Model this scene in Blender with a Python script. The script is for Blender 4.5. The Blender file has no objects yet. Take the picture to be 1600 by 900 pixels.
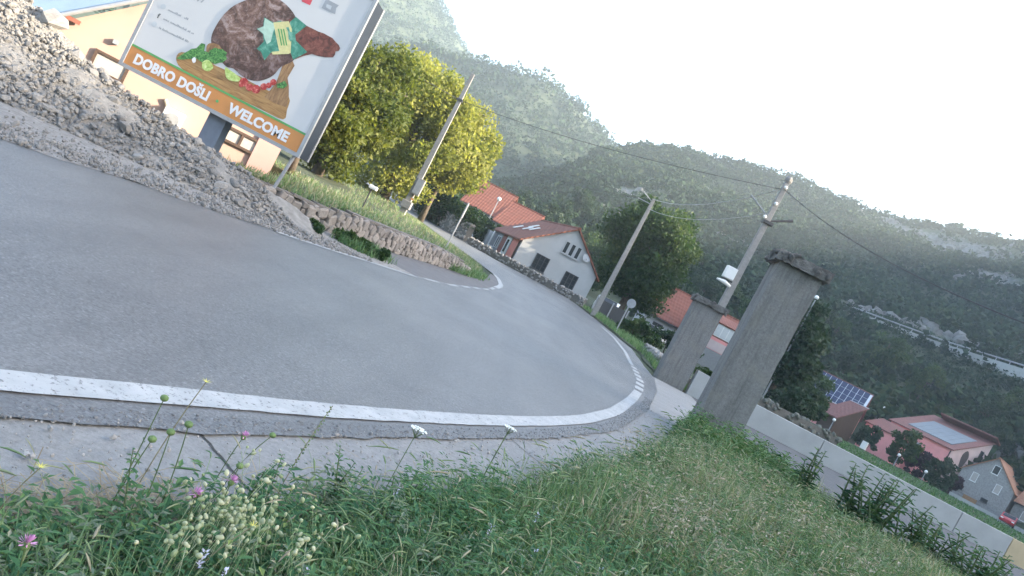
import bpy, bmesh, math, random
import numpy as np
from mathutils import Vector, Matrix, noise as mnoise

# ------------------------------------------------------------------ camera, sky, sun, exposure
SC = bpy.context.scene
COL = SC.collection
F = 1155.0; EYE = 1.4; PITCH = math.atan(45 / F); ROLL = math.radians(27.5)
RX = np.array([1., 0, 0]); FW = np.array([0, math.cos(PITCH), -math.sin(PITCH)]); UP = np.array([0, math.sin(PITCH), math.cos(PITCH)])
CR = math.cos(ROLL) * RX + math.sin(ROLL) * UP
CU = -math.sin(ROLL) * RX + math.cos(ROLL) * UP
cam = bpy.data.cameras.new('camera'); cam.sensor_width = 36; cam.lens = 36 * F / 1600
cam.clip_start = 0.05; cam.clip_end = 6000
cob = bpy.data.objects.new('camera', cam); COL.objects.link(cob)
cob.matrix_world = Matrix(((CR[0], CU[0], -FW[0], 0), (CR[1], CU[1], -FW[1], 0), (CR[2], CU[2], -FW[2], EYE), (0, 0, 0, 1)))
SC.camera = cob

SUN_AZ = math.radians(93)      # measured from +Y (view direction) towards +X
SUN_EL = math.radians(25)
W = bpy.data.worlds.new('World'); SC.world = W; W.use_nodes = True
nt = W.node_tree; nt.nodes.clear()
sky = nt.nodes.new('ShaderNodeTexSky'); sky.sky_type = 'NISHITA'; sky.sun_disc = False
sky.sun_elevation = SUN_EL; sky.sun_rotation = SUN_AZ
sky.air_density = 1.0; sky.dust_density = 3.0; sky.ozone_density = 1.0; sky.altitude = 100
bg = nt.nodes.new('ShaderNodeBackground'); bg.inputs[1].default_value = 0.15
wo = nt.nodes.new('ShaderNodeOutputWorld')
nt.links.new(sky.outputs[0], bg.inputs[0]); nt.links.new(bg.outputs[0], wo.inputs[0])
sl = bpy.data.lights.new('sun', 'SUN'); sl.energy = 5.0; sl.angle = math.radians(0.5); sl.color = (1, .86, .66)
so = bpy.data.objects.new('sun', sl); COL.objects.link(so)
sd = Vector((math.sin(SUN_AZ) * math.cos(SUN_EL), math.cos(SUN_AZ) * math.cos(SUN_EL), math.sin(SUN_EL)))
so.rotation_euler = sd.to_track_quat('Z', 'Y').to_euler(); so.location = sd * 50
vs = SC.view_settings
SC.display_settings.display_device = 'sRGB'
vs.view_transform = 'Standard'; vs.look = 'None'; vs.exposure = 2.16; vs.gamma = 1
SC.render.film_transparent = False
cy = SC.cycles
cy.use_denoising = True
cy.max_bounces = 6; cy.diffuse_bounces = 3; cy.glossy_bounces = 2; cy.transmission_bounces = 3; cy.volume_bounces = 1; cy.transparent_max_bounces = 6
cy.caustics_reflective = False; cy.caustics_refractive = False
cy.use_adaptive_sampling = True; cy.adaptive_threshold = 0.015

rng = np.random.default_rng(7)
random.seed(7)

# ------------------------------------------------------------------ helpers
def ray(px, py):
    return (px - 800) / F * CR + (450 - py) / F * CU + FW
def at(px, py, Y):
    r = ray(px, py); p = r * (Y / r[1]); return np.array([p[0], p[1], p[2] + EYE])
def sstep(a, b, x):
    t = np.clip((np.asarray(x, float) - a) / (b - a), 0, 1); return t * t * (3 - 2 * t)
def lerp(a, b, t): return a + (b - a) * t

def gz(x, y):
    x = np.asarray(x, float); y = np.asarray(y, float)
    rise = 0.02 * np.clip(y - 25, 0, 75)
    return rise * (1 - sstep(9, 30, x))

def np_mesh(name, V, polys, tint=None, smooth=False):
    V = np.asarray(V, np.float32).reshape(-1, 3)
    polys = [np.asarray(p, np.int32) for p in polys if len(p)]
    me = bpy.data.meshes.new(name)
    nl = sum(p.size for p in polys); npoly = sum(len(p) for p in polys)
    me.vertices.add(len(V)); me.vertices.foreach_set('co', V.ravel())
    me.loops.add(nl); me.loops.foreach_set('vertex_index', np.concatenate([p.ravel() for p in polys]))
    me.polygons.add(npoly)
    tot = np.concatenate([np.full(len(p), p.shape[1], np.int32) for p in polys])
    st = np.concatenate([[0], np.cumsum(tot)[:-1]]).astype(np.int32)
    me.polygons.foreach_set('loop_start', st); me.polygons.foreach_set('loop_total', tot)
    me.polygons.foreach_set('use_smooth', np.full(npoly, smooth, bool))
    me.update(calc_edges=True)
    if tint is not None:
        a = me.attributes.new('tint', 'FLOAT', 'POINT'); a.data.foreach_set('value', np.asarray(tint, np.float32))
    return me

class MB:
    """collects verts / faces for ONE mesh"""
    def __init__(s): s.v = []; s.f = []
    def add(s, V, Fc):
        o = len(s.v); s.v += [tuple(p) for p in V]; s.f += [tuple(i + o for i in f) for f in Fc]; return s
    def box(s, c, size, rz=0, M=None):
        hx, hy, hz = size[0] / 2, size[1] / 2, size[2] / 2
        P = [(-hx, -hy, -hz), (hx, -hy, -hz), (hx, hy, -hz), (-hx, hy, -hz), (-hx, -hy, hz), (hx, -hy, hz), (hx, hy, hz), (-hx, hy, hz)]
        ca, sa = math.cos(rz), math.sin(rz)
        if M is not None: P = [tuple(M @ Vector(p)) for p in P]
        V = [(c[0] + p[0] * ca - p[1] * sa, c[1] + p[0] * sa + p[1] * ca, c[2] + p[2]) for p in P]
        return s.add(V, [(0, 3, 2, 1), (4, 5, 6, 7), (0, 1, 5, 4), (1, 2, 6, 5), (2, 3, 7, 6), (3, 0, 4, 7)])
    def tube(s, pts, rad, n=8, cap=True):
        pts = [Vector(p) for p in pts]
        if not hasattr(rad, '__len__'): rad = [rad] * len(pts)
        V = []; Fc = []
        for i, p in enumerate(pts):
            d = (pts[min(i + 1, len(pts) - 1)] - pts[max(i - 1, 0)]).normalized()
            a = d.cross(Vector((0, 0, 1)) if abs(d.z) < .95 else Vector((1, 0, 0))).normalized(); b = d.cross(a)
            for k in range(n):
                t = 2 * math.pi * k / n; V.append(p + (a * math.cos(t) + b * math.sin(t)) * rad[i])
        for i in range(len(pts) - 1):
            for k in range(n):
                k2 = (k + 1) % n; Fc.append((i * n + k, i * n + k2, (i + 1) * n + k2, (i + 1) * n + k))
        if cap:
            Fc.append(tuple(range(n - 1, -1, -1))); Fc.append(tuple((len(pts) - 1) * n + k for k in range(n)))
        return s.add(V, Fc)
    def poly_prism(s, pts, n, depth):
        """closed outline pts (3D, planar), extruded by depth along n"""
        n = Vector(n).normalized() * depth; P = [Vector(p) for p in pts]; k = len(P)
        V = P + [p + n for p in P]
        return s.add(V, [tuple(range(k - 1, -1, -1)), tuple(range(k, 2 * k))] + [(i, (i + 1) % k, k + (i + 1) % k, k + i) for i in range(k)])
    def ball(s, c, r, nu=10, nv=7, sc=(1, 1, 1)):
        V = [(c[0], c[1], c[2] - r * sc[2])]
        for j in range(1, nv):
            ph = -math.pi / 2 + math.pi * j / nv
            for i in range(nu):
                th = 2 * math.pi * i / nu
                V.append((c[0] + r * sc[0] * math.cos(ph) * math.cos(th), c[1] + r * sc[1] * math.cos(ph) * math.sin(th), c[2] + r * sc[2] * math.sin(ph)))
        V.append((c[0], c[1], c[2] + r * sc[2])); Fc = []
        for i in range(nu): Fc.append((0, 1 + (i + 1) % nu, 1 + i))
        for j in range(nv - 2):
            for i in range(nu):
                a = 1 + j * nu + i; b = 1 + j * nu + (i + 1) % nu; Fc.append((a, b, b + nu, a + nu))
        L = len(V) - 1
        for i in range(nu): Fc.append((L, 1 + (nv - 2) * nu + i, 1 + (nv - 2) * nu + (i + 1) % nu))
        return s.add(V, Fc)
    def mesh(s, name, bevel=0, smooth=False):
        me = bpy.data.meshes.new(name); me.from_pydata([tuple(map(float, p)) for p in s.v], [], s.f)
        bm = bmesh.new(); bm.from_mesh(me)
        bmesh.ops.recalc_face_normals(bm, faces=bm.faces)
        if bevel: bmesh.ops.bevel(bm, geom=list(bm.edges), offset=bevel, segments=2, affect='EDGES', profile=.6, clamp_overlap=True)
        bm.to_mesh(me); bm.free()
        if smooth: me.polygons.foreach_set('use_smooth', [True] * len(me.polygons))
        me.update(); return me

def obj(name, me, m=None, parent=None, loc=None):
    if isinstance(me, MB): me = me.mesh(name)
    if m is not None and (len(me.materials) == 0): me.materials.append(m)
    o = bpy.data.objects.new(name, me); COL.objects.link(o)
    if parent is not None: o.parent = parent
    if loc is not None: o.location = loc
    return o
def tag(o, label=None, cat=None, group=None, kind=None):
    if label: o['label'] = label
    if cat: o['category'] = cat
    if group: o['group'] = group
    if kind: o['kind'] = kind
    return o
def thing(name, label, cat, loc=(0, 0, 0), rz=0, group=None):
    o = bpy.data.objects.new(name, None); COL.objects.link(o); o.location = tuple(map(float, loc)); o.rotation_euler = (0, 0, rz)
    o.empty_display_size = .2
    return tag(o, label, cat, group)
def copy_tree(o, parent=None):
    c = o.copy(); COL.objects.link(c)
    if parent is not None: c.parent = parent
    for ch in list(o.children): copy_tree(ch, c)
    return c

# ------------------------------------------------------------------ materials
def nodes(name):
    m = bpy.data.materials.new(name); m.use_nodes = True; t = m.node_tree
    b = t.nodes['Principled BSDF']; return m, t, b
def ramp(t, stops, inp):
    r = t.nodes.new('ShaderNodeValToRGB'); e = r.color_ramp.elements
    while len(e) < len(stops): e.new(0.5)
    for k, (p, c) in enumerate(stops): e[k].position = p; e[k].color = (*c, 1)
    t.links.new(inp, r.inputs[0]); return r.outputs[0]
def noise(t, scale, detail=6, rough=.6, coord='Object', vec=None, dist=0):
    n = t.nodes.new('ShaderNodeTexNoise'); n.inputs['Scale'].default_value = scale; n.inputs['Detail'].default_value = detail
    n.inputs['Roughness'].default_value = rough; n.inputs['Distortion'].default_value = dist
    if vec is None:
        tc = t.nodes.new('ShaderNodeTexCoord'); vec = tc.outputs[coord]
    t.links.new(vec, n.inputs['Vector']); return n.outputs['Fac']
def mix(t, fac, a, b, mode='MIX'):
    n = t.nodes.new('ShaderNodeMix'); n.data_type = 'RGBA'; n.blend_type = mode
    for s, v in ((0, fac), (6, a), (7, b)):
        if isinstance(v, (int, float)): n.inputs[s].default_value = v
        elif isinstance(v, tuple): n.inputs[s].default_value = (*v, 1)
        else: t.links.new(v, n.inputs[s])
    return n.outputs[2]
def bump(t, b, h, strength=.3, dist=.02):
    n = t.nodes.new('ShaderNodeBump'); n.inputs['Strength'].default_value = strength; n.inputs['Distance'].default_value = dist
    t.links.new(h, n.inputs['Height']); t.links.new(n.outputs[0], b.inputs['Normal'])
def tint_ids(t):
    """random value per object"""
    return t.nodes.new('ShaderNodeObjectInfo').outputs['Random']

def mat(name, c, rough=.8, var=.15, scale=6, bmp=.2, bs=40, bd=.01, stain=None, metal=0, coord='Object', island=0):
    m, t, b = nodes(name)
    n1 = noise(t, scale, coord=coord)
    lo = tuple(x * (1 - var) for x in c); hi = tuple(min(1, x * (1 + var)) for x in c)
    col = ramp(t, [(.3, lo), (.7, hi)], n1)
    if island:
        col = mix(t, 1.0, col, ramp(t, [(0, (1 - island,) * 3), (1, (1, 1, 1))], tint_ids(t)), 'MULTIPLY')
    if stain:
        col = mix(t, ramp(t, [(.52, (0, 0, 0)), (.7, (1, 1, 1))], noise(t, scale * .6, 8, .7, coord=coord)), col, stain)
    t.links.new(col, b.inputs['Base Color']); b.inputs['Roughness'].default_value = rough; b.inputs['Metallic'].default_value = metal
    if bmp: bump(t, b, noise(t, bs, 6, .65, coord=coord), bmp, bd)
    return m

def leaf_mat(name, stops, trans=.35, rough=.55):
    m, t, b = nodes(name)
    a = t.nodes.new('ShaderNodeAttribute'); a.attribute_name = 'tint'
    col = ramp(t, stops, a.outputs['Fac'])
    t.links.new(col, b.inputs['Base Color']); b.inputs['Roughness'].default_value = rough; b.inputs['Specular IOR Level'].default_value = .3
    tr = t.nodes.new('ShaderNodeBsdfTranslucent'); t.links.new(mix(t, 1., col, (1.0, 1.0, .55), 'MULTIPLY'), tr.inputs[0])
    ms = t.nodes.new('ShaderNodeMixShader'); ms.inputs[0].default_value = trans
    t.links.new(b.outputs[0], ms.inputs[1]); t.links.new(tr.outputs[0], ms.inputs[2])
    t.links.new(ms.outputs[0], t.nodes['Material Output'].inputs[0])
    return m

def asphalt(name, c, warm):
    m, t, b = nodes(name)
    fine = noise(t, 130, 3, .7); mid = noise(t, 55, 4, .75); big = noise(t, .35, 5, .55); blot = noise(t, 2.2, 6, .6)
    vor = t.nodes.new('ShaderNodeTexVoronoi'); vor.inputs['Scale'].default_value = 75
    tc = t.nodes.new('ShaderNodeTexCoord'); t.links.new(tc.outputs['Object'], vor.inputs['Vector'])
    sep = t.nodes.new('ShaderNodeSeparateColor'); t.links.new(vor.outputs['Color'], sep.inputs[0])
    col = ramp(t, [(.05, tuple(x * .35 for x in c)), (.5, c), (.93, tuple(x * 1.5 for x in c)), (1, tuple(x * 2.6 for x in c))], sep.outputs[0])
    col = mix(t, .45, col, ramp(t, [(.33, tuple(x * .5 for x in c)), (.67, tuple(x * 1.6 for x in c))], mid))
    col = mix(t, ramp(t, [(.35, (0, 0, 0)), (.7, (.5, .5, .5))], big), col, warm)
    col = mix(t, ramp(t, [(.55, (0, 0, 0)), (.75, (.35, .35, .35))], blot), col, tuple(x * .6 for x in c))
    mp = t.nodes.new('ShaderNodeMapping'); mp.inputs['Scale'].default_value = (1.4, .12, 1); mp.inputs['Rotation'].default_value = (0, 0, math.radians(22)); t.links.new(tc.outputs['Object'], mp.inputs[0])
    trk = noise(t, 1.1, 4, .55, vec=mp.outputs[0]); crk = t.nodes.new('ShaderNodeTexVoronoi'); crk.feature = 'DISTANCE_TO_EDGE'; crk.inputs['Scale'].default_value = .55
    wv = t.nodes.new('ShaderNodeMixRGB'); wv.inputs[0].default_value = .12; t.links.new(tc.outputs['Object'], wv.inputs[1]); nn = t.nodes.new('ShaderNodeTexNoise'); nn.inputs['Scale'].default_value = 3; t.links.new(tc.outputs['Object'], nn.inputs['Vector']); t.links.new(nn.outputs['Color'], wv.inputs[2]); t.links.new(wv.outputs[0], crk.inputs['Vector'])
    col = mix(t, ramp(t, [(.45, (0, 0, 0)), (.7, (.4, .4, .4))], trk), col, tuple(x * .62 for x in c))
    brk = noise(t, .6, 3, .5)
    cf = mix(t, ramp(t, [(.52, (0, 0, 0)), (.6, (1, 1, 1))], brk), (0., 0., 0.), ramp(t, [(.0, (.22, .22, .22)), (.005, (0, 0, 0))], crk.outputs['Distance']))
    col = mix(t, cf, col, (.03, .03, .03))
    t.links.new(col, b.inputs['Base Color']); b.inputs['Roughness'].default_value = .42
    bump(t, b, mix(t, .4, sep.outputs[1], mid), .8, .012)
    return m

def streaked(name, c):
    m, t, b = nodes(name); tc = t.nodes.new('ShaderNodeTexCoord')
    mp = t.nodes.new('ShaderNodeMapping'); mp.inputs['Scale'].default_value = (1, 1, .1); t.links.new(tc.outputs['Object'], mp.inputs[0])
    st = noise(t, 9, 7, .7, vec=mp.outputs[0]); sp = noise(t, 26, 8, .8); big = noise(t, 2.2, 5, .6); pit = noise(t, 70, 4, .8)
    col = ramp(t, [(.3, tuple(x * .6 for x in c)), (.5, c), (.72, tuple(x * 1.35 for x in c))], sp)
    col = mix(t, ramp(t, [(.48, (0, 0, 0)), (.68, (.75, .75, .75))], st), col, tuple(x * .5 for x in c))
    col = mix(t, ramp(t, [(.5, (0, 0, 0)), (.7, (.6, .6, .6))], big), col, (c[0] * 1.15, c[1] * 1.12, c[2] * 1.0))
    col = mix(t, ramp(t, [(.66, (0, 0, 0)), (.72, (1, 1, 1))], pit), col, tuple(x * .3 for x in c))
    t.links.new(col, b.inputs['Base Color']); b.inputs['Roughness'].default_value = .92
    bump(t, b, mix(t, .5, sp, pit), 1., .015); return m

M = {}
M['asphalt'] = asphalt('asphalt', (.128, .128, .128), (.24, .235, .228))
M['asphalt_edge'] = asphalt('asphalt_edge', (.125, .127, .13), (.17, .17, .17))
M['apron'] = mat('apron_asphalt', (.15, .145, .145), .9, .15, 3, .5, 60, .01)
def rough_concrete():
    m, t, b = nodes('rough_concrete'); n1 = noise(t, 2.2, 6, .65); n2 = noise(t, 28, 8, .8); n3 = noise(t, 90, 4, .8); c = (.27, .27, .265)
    col = ramp(t, [(.3, (.2, .198, .19)), (.55, c), (.75, (.33, .33, .325))], n1)
    col = mix(t, .55, col, ramp(t, [(.32, (.13, .13, .125)), (.5, c), (.7, (.38, .38, .375))], n2))
    col = mix(t, ramp(t, [(.62, (0, 0, 0)), (.69, (.8, .8, .8))], n3), col, (.09, .088, .085))
    t.links.new(col, b.inputs['Base Color']); b.inputs['Roughness'].default_value = .9; bump(t, b, mix(t, .5, n2, n3), 1., .012); return m
M['concrete_pad'] = rough_concrete()
M['paint'] = mat('road_paint', (.62, .62, .60), .7, .1, 8, .5, 150, .004)
def worn_paint():
    m, t, b = nodes('worn_road_paint')
    n = noise(t, 30, 8, .8)
    col = mix(t, ramp(t, [(.555, (0, 0, 0)), (.62, (1, 1, 1))], n), ramp(t, [(.3, (.34, .35, .35)), (.7, (.46, .465, .46))], noise(t, 5)), (.12, .12, .12))
    t.links.new(col, b.inputs['Base Color']); b.inputs['Roughness'].default_value = .7
    bump(t, b, noise(t, 160, 4, .7), .5, .006); return m
M['paint'] = worn_paint()
M['gravel'] = mat('gravel', (.34, .32, .30), .95, .3, 12, 1., 40, .05)
M['dust'] = mat('heap_dust', (.30, .285, .265), .95, .25, 6, 1., 30, .05)
M['rock'] = mat('rubble_rock', (.34, .325, .308), .9, .22, 7, .7, 30, .02, island=.45)
M['mossrock'] = mat('mossy_rock', (.13, .135, .115), .95, .35, 5, .7, 30, .02)
M['wallstone'] = mat('wall_stone', (.40, .355, .32), .9, .25, 7, .7, 30, .02, island=.4, stain=(.24, .22, .2))
M['mortar'] = mat('dark_mortar', (.15, .14, .125), .95, .2, 10, .6, 40, .02)
M['coping'] = mat('coping_concrete', (.17, .155, .14), .9, .25, 6, .5, 30, .01)
M['pillar'] = mat('pillar_concrete_plain', (.17, .17, .165), .92, .28, 14, .9, 55, .012, stain=(.10, .1, .097))
M['pillar'] = streaked('pillar_concrete', (.195, .192, .185))
M['pillarcap'] = mat('pillar_cap_concrete', (.17, .165, .155), .95, .4, 9, 1., 30, .03, stain=(.07, .067, .062))
M['parapet'] = mat('parapet_concrete', (.36, .37, .365), .85, .1, 1.5, .2, 40, .005)
M['parapet_sun_tint'] = mat('sun_tinted_concrete', (.5, .4, .25), .85, .1, 1.5, .2, 40, .005)  # ochre tint stands in for warm sunlight on the end section
M['pole'] = mat('pole_concrete', (.27, .26, .25), .85, .15, 8, .3, 50, .005)
M['cable'] = mat('cable_rubber', (.05, .05, .055), .6, .1, 5, 0)
M['cable_light'] = mat('cable_aluminium', (.35, .36, .37), .5, .1, 5, 0)
M['dark_metal'] = mat('dark_metal', (.05, .05, .055), .5, .1, 9, .1)
M['grey_metal'] = mat('grey_metal', (.35, .36, .38), .45, .1, 9, .1, metal=.3)
M['post_blue'] = mat('grey_blue_steel', (.17, .20, .25), .5, .1, 6, .1)
M['side_blue'] = mat('dark_blue_panel', (.008, .016, .03), .8, .15, 4, .1)
M['white_enamel'] = mat('white_enamel', (.78, .78, .76), .5, .05, 5, .05)
M['glass_lamp'] = mat('white_lamp_glass', (.85, .85, .83), .25, .02, 5, 0)
M['peach'] = mat('peach_render', (.44, .305, .255), .9, .05, 1.2, .15, 60, .005, coord='Object')
M['pinkwall'] = mat('pink_render', (.46, .29, .26), .9, .06, 1.2, .15, 60, .005)
M['bluetin'] = mat('blue_tin_roof', (.36, .45, .52), .45, .08, 2, .05)
M['brownwood'] = mat('brown_wood', (.075, .045, .032), .75, .25, 8, .3)
M['redbrick'] = mat('red_brown_soffit', (.3, .11, .08), .85, .15, 8, .3)
M['whitewall'] = mat('white_render', (.42, .43, .445), .9, .08, .8, .15, 40, .006, stain=(.38, .395, .41))
M['salmon'] = mat('salmon_render', (.72, .26, .2), .9, .08, 1.2, .1)
M['pinkhouse'] = mat('pink_house_render', (.78, .33, .31), .9, .06, 1, .1)
M['palepink'] = mat('pale_pink_render', (.62, .5, .49), .9, .08, 1, .1)
M['soot'] = mat('soot_stain', (.06, .055, .055), .95, .3, 3, .1)
M['greyhouse'] = mat('grey_rubble_render', (.30, .29, .28), .92, .25, 5, .8, 4, .06, stain=(.2, .19, .185))
M['winglass'] = mat('window_glass', (.03, .035, .04), .12, .1, 3, 0)
M['curtain'] = mat('window_blind', (.42, .38, .35), .6, .12, 3, 0)
M['solar'] = mat('solar_cell', (.02, .03, .075), .25, .15, 4, 0)
M['alu'] = mat('aluminium', (.55, .58, .62), .4, .05, 5, 0)
M['roofpanel'] = mat('pale_roof_panel', (.19, .215, .235), .75, .1, .6, .1)
M['red_sign'] = mat('red_print', (.6, .08, .1), .5, .05, 5, 0)

def tile_mat(name, c, ang=0, period=.3):
    m, t, b = nodes(name)
    tc = t.nodes.new('ShaderNodeTexCoord')
    def wave(rot, sc):
        mp = t.nodes.new('ShaderNodeMapping'); mp.inputs['Rotation'].default_value = (0, 0, rot)
        t.links.new(tc.outputs['Object'], mp.inputs[0])
        w = t.nodes.new('ShaderNodeTexWave'); w.inputs['Scale'].default_value = sc; w.inputs['Distortion'].default_value = .4
        t.links.new(mp.outputs[0], w.inputs[0]); return w.outputs['Fac']
    w1 = wave(ang, .32 / period * .9); w2 = wave(ang + math.pi / 2, .32 / period * .7)
    n = noise(t, 3, 6, .7); n2 = noise(t, .4, 3)
    col = ramp(t, [(.25, tuple(x * .7 for x in c)), (.55, c), (.8, tuple(min(1, x * 1.35) for x in c))], n)
    col = mix(t, ramp(t, [(.45, (0, 0, 0)), (.75, (.5, .5, .5))], n2), col, (c[0] * .6, c[1] * .75, c[2] * .8))
    t.links.new(col, b.inputs['Base Color']); b.inputs['Roughness'].default_value = .85
    bump(t, b, mix(t, .4, w1, w2), .8, .06); return m
M['tile'] = tile_mat('red_roof_tile', (.22, .08, .05), math.radians(15))
M['tile_right'] = tile_mat('red_roof_tile_b', (.215, .075, .05), 0)
M['tile_dull'] = tile_mat('dull_roof_tile', (.22, .095, .08), .6)
M['tile_orange'] = tile_mat('orange_roof_tile', (.36, .17, .1), .6)

def ground_mat():
    m, t, b = nodes('ground_soil_grass')
    n = noise(t, .5, 8, .7); n2 = noise(t, 9, 6, .7)
    col = ramp(t, [(.3, (.03, .05, .025)), (.5, (.045, .065, .03)), (.7, (.08, .09, .05))], n)
    col = mix(t, .45, col, ramp(t, [(.3, (.02, .04, .02)), (.7, (.08, .095, .05))], n2))
    a = t.nodes.new('ShaderNodeAttribute'); a.attribute_name = 'rock'
    rk = noise(t, .16, 8, .8); rk2 = noise(t, .9, 6, .7)
    rc = ramp(t, [(.3, (.05, .06, .05)), (.45, (.11, .115, .11)), (.7, (.23, .23, .225))], rk2)
    ma = t.nodes.new('ShaderNodeMath'); ma.operation = 'MULTIPLY_ADD'; ma.inputs[1].default_value = .8
    t.links.new(a.outputs['Fac'], ma.inputs[0]); 
    mb = t.nodes.new('ShaderNodeMath'); mb.operation = 'SUBTRACT'; t.links.new(rk, mb.inputs[0]); mb.inputs[1].default_value = .5
    t.links.new(mb.outputs[0], ma.inputs[2])
    col = mix(t, ramp(t, [(.36, (0, 0, 0)), (.5, (1, 1, 1))], ma.outputs[0]), col, rc)
    t.links.new(col, b.inputs['Base Color']); b.inputs['Roughness'].default_value = .95
    bump(t, b, mix(t, .5, n2, rk2), .7, .25); return m
M['ground'] = ground_mat()
M['lawn'] = mat('lawn', (.06, .075, .042), .95, .3, 5, .8, 30, .05)

G_ = lambda *s: list(s)
M['grass'] = leaf_mat('grass_blade', [(0, (.05, .125, .055)), (.45, (.12, .23, .10)), (.75, (.22, .31, .16)), (.9, (.36, .35, .24)), (1, (.45, .41, .31))], .4)
M['seedhead'] = leaf_mat('foxtail_head', [(0, (.13, .23, .10)), (.6, (.24, .32, .16)), (.85, (.36, .36, .24)), (1, (.42, .35, .26))], .3)
M['weed'] = leaf_mat('weed_leaf', [(0, (.035, .12, .055)), (.6, (.08, .19, .08)), (.93, (.16, .27, .10)), (1, (.33, .38, .1))], .35)
M['greyweed'] = leaf_mat('grey_green_leaf', [(0, (.1, .15, .1)), (.7, (.2, .26, .18)), (1, (.4, .36, .28))], .3)
M['dryflower'] = leaf_mat('dried_flower_leaf', [(0, (.2, .19, .12)), (.6, (.38, .34, .26)), (1, (.52, .45, .38))], .3)
M['weed_bright'] = leaf_mat('bright_weed_leaf', [(0, (.045, .12, .05)), (.6, (.095, .2, .08)), (1, (.18, .28, .12))], .35)
M['weed_dark'] = leaf_mat('bush_weed_leaf', [(0, (.045, .12, .07)), (.7, (.09, .19, .10)), (.94, (.15, .26, .09)), (1, (.42, .45, .1))], .35)
M['weed_yellow'] = leaf_mat('yellow_green_weed_leaf', [(0, (.09, .17, .04)), (1, (.26, .3, .06))], .35)
M['campion'] = leaf_mat('campion_pod', [(0, (.36, .43, .24)), (1, (.74, .72, .56))], .4)
M['straw'] = leaf_mat('dry_straw', [(0, (.2, .15, .09)), (1, (.42, .35, .24))], .2)
M['sunleaf'] = leaf_mat('linden_leaf', [(0, (.13, .18, .05)), (.5, (.29, .31, .085)), (1, (.44, .43, .15))], .62)
M['olive'] = leaf_mat('olive_leaf', [(0, (.06, .09, .02)), (.5, (.12, .15, .03)), (1, (.22, .23, .055))], .5)
M['darkleaf'] = leaf_mat('walnut_leaf', [(0, (.025, .06, .024)), (.6, (.05, .095, .03)), (1, (.1, .14, .04))], .4)
M['deepleaf'] = leaf_mat('dark_tree_leaf', [(0, (.018, .045, .025)), (.6, (.035, .07, .034)), (1, (.06, .095, .045))], .3)
M['purple'] = leaf_mat('purple_leaf', [(0, (.03, .018, .03)), (1, (.07, .04, .06))], .25)
M['forest'] = leaf_mat('hill_forest_leaf', [(0, (.011, .030, .014)), (.5, (.020, .047, .019)), (.85, (.035, .066, .022)), (1, (.06, .085, .032))], .15, .9)
M['bark'] = mat('bark', (.10, .08, .06), .95, .3, 8, .8, 20, .03)
M['petal_pink'] = mat('pink_petal', (.68, .34, .58), .7, .15, 60, 0)
M['petal_white'] = mat('white_petal', (.75, .77, .72), .7, .1, 60, 0)
M['petal_lilac'] = mat('lilac_petal', (.55, .55, .68), .7, .15, 60, 0)
M['petal_yellow'] = mat('yellow_petal', (.6, .55, .12), .7, .1, 60, 0)
M['stem'] = mat('plant_stem', (.09, .13, .05), .7, .2, 30, 0)
M['stem_dry'] = mat('dry_stem', (.22, .2, .12), .8, .2, 30, 0)
M['bud'] = mat('green_bud', (.13, .2, .07), .8, .25, 200, .6, 300, .002)

# ------------------------------------------------------------------ terrain
def interp(x, xs, ys): return np.interp(x, xs, ys)
T_A = [-180, -120, -90, -60, -40, -30, -20, -15, -10, -5, -4, -1, 1.2, 4, 7.5, 13.3, 18, 22.3, 26, 30, 36, 45, 60, 70, 75, 80, 85, 88, 90, 94, 110, 130, 180]
E_A = [6, 6, 5, 3, 2, 2, 2.2, 2.6, 3, 4.2, 4.8, 7.3, 10.3, 11.8, 12.9, 13.5, 14.2, 14.8, 15.4, 16.0, 17.6, 20.6, 23.6, 24.6, 25.0, 25.4, 25.6, 25.7, 26.2, 26.3, 22, 14, 6]  # unseen ridge right of the view: heights shaped to steer where its shadow falls
R_A = [350, 350, 350, 350, 330, 310, 300, 300, 300, 310, 310, 330, 350, 370, 380, 380, 380, 380, 370, 360, 340, 310, 270, 250, 240, 236, 234, 232, 230, 230, 240, 280, 350]
B_A = [160, 160, 160, 160, 150, 140, 130, 125, 120, 115, 112, 110, 108, 108, 110, 112, 116, 122, 126, 128, 120, 95, 70, 60, 55, 53, 52, 52, 50, 50, 60, 90, 160]
# second ridge (in shade) and third ridge (sunlit) to the left
T_2 = [-180, -60, -40, -25, -17, -13.5, -10, -5.1, -2, 1.2, 4, 8, 20, 180]
E_2 = [3, 3, 5, 7, 9.0, 10.9, 12.0, 12.75, 12.3, 11.2, 9.5, 7, 4, 3]
T_3 = [-180, -70, -45, -30, -22, -15, -11, -8, -5, 0, 10, 180]
E_3 = [3, 4, 13, 17, 16.0, 13.9, 12.0, 11.4, 10.2, 8, 5, 3]
def hills(x, y):
    x = np.asarray(x, float); y = np.asarray(y, float)
    r = np.hypot(x, y); th = np.degrees(np.arctan2(x, y))
    el = interp(th, T_A, E_A); R = interp(th, T_A, R_A); B = interp(th, T_A, B_A)
    Hn = R * np.tan(np.radians(el))
    t = (r - B) / (R - B)
    up = np.where(t < 0, 0, np.where(t < 1, .82 * t + .18 * t * t, 1 - .5 * (t - 1)))
    z1 = Hn * np.clip(up, 0, None)
    R2 = 520.; t2 = (r - 330) / (R2 - 330)
    z2 = R2 * np.tan(np.radians(interp(th, T_2, E_2))) * np.clip(np.where(t2 < 1, t2, 1 - .4 * (t2 - 1)), 0, None)
    R3 = 820.; t3 = (r - 520) / (R3 - 520)
    z3 = R3 * np.tan(np.radians(interp(th, T_3, E_3))) * np.clip(np.where(t3 < 1, t3, 1 - .3 * (t3 - 1)), 0, None)
    z = np.maximum(z1, np.maximum(z2, z3))
    return z
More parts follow.
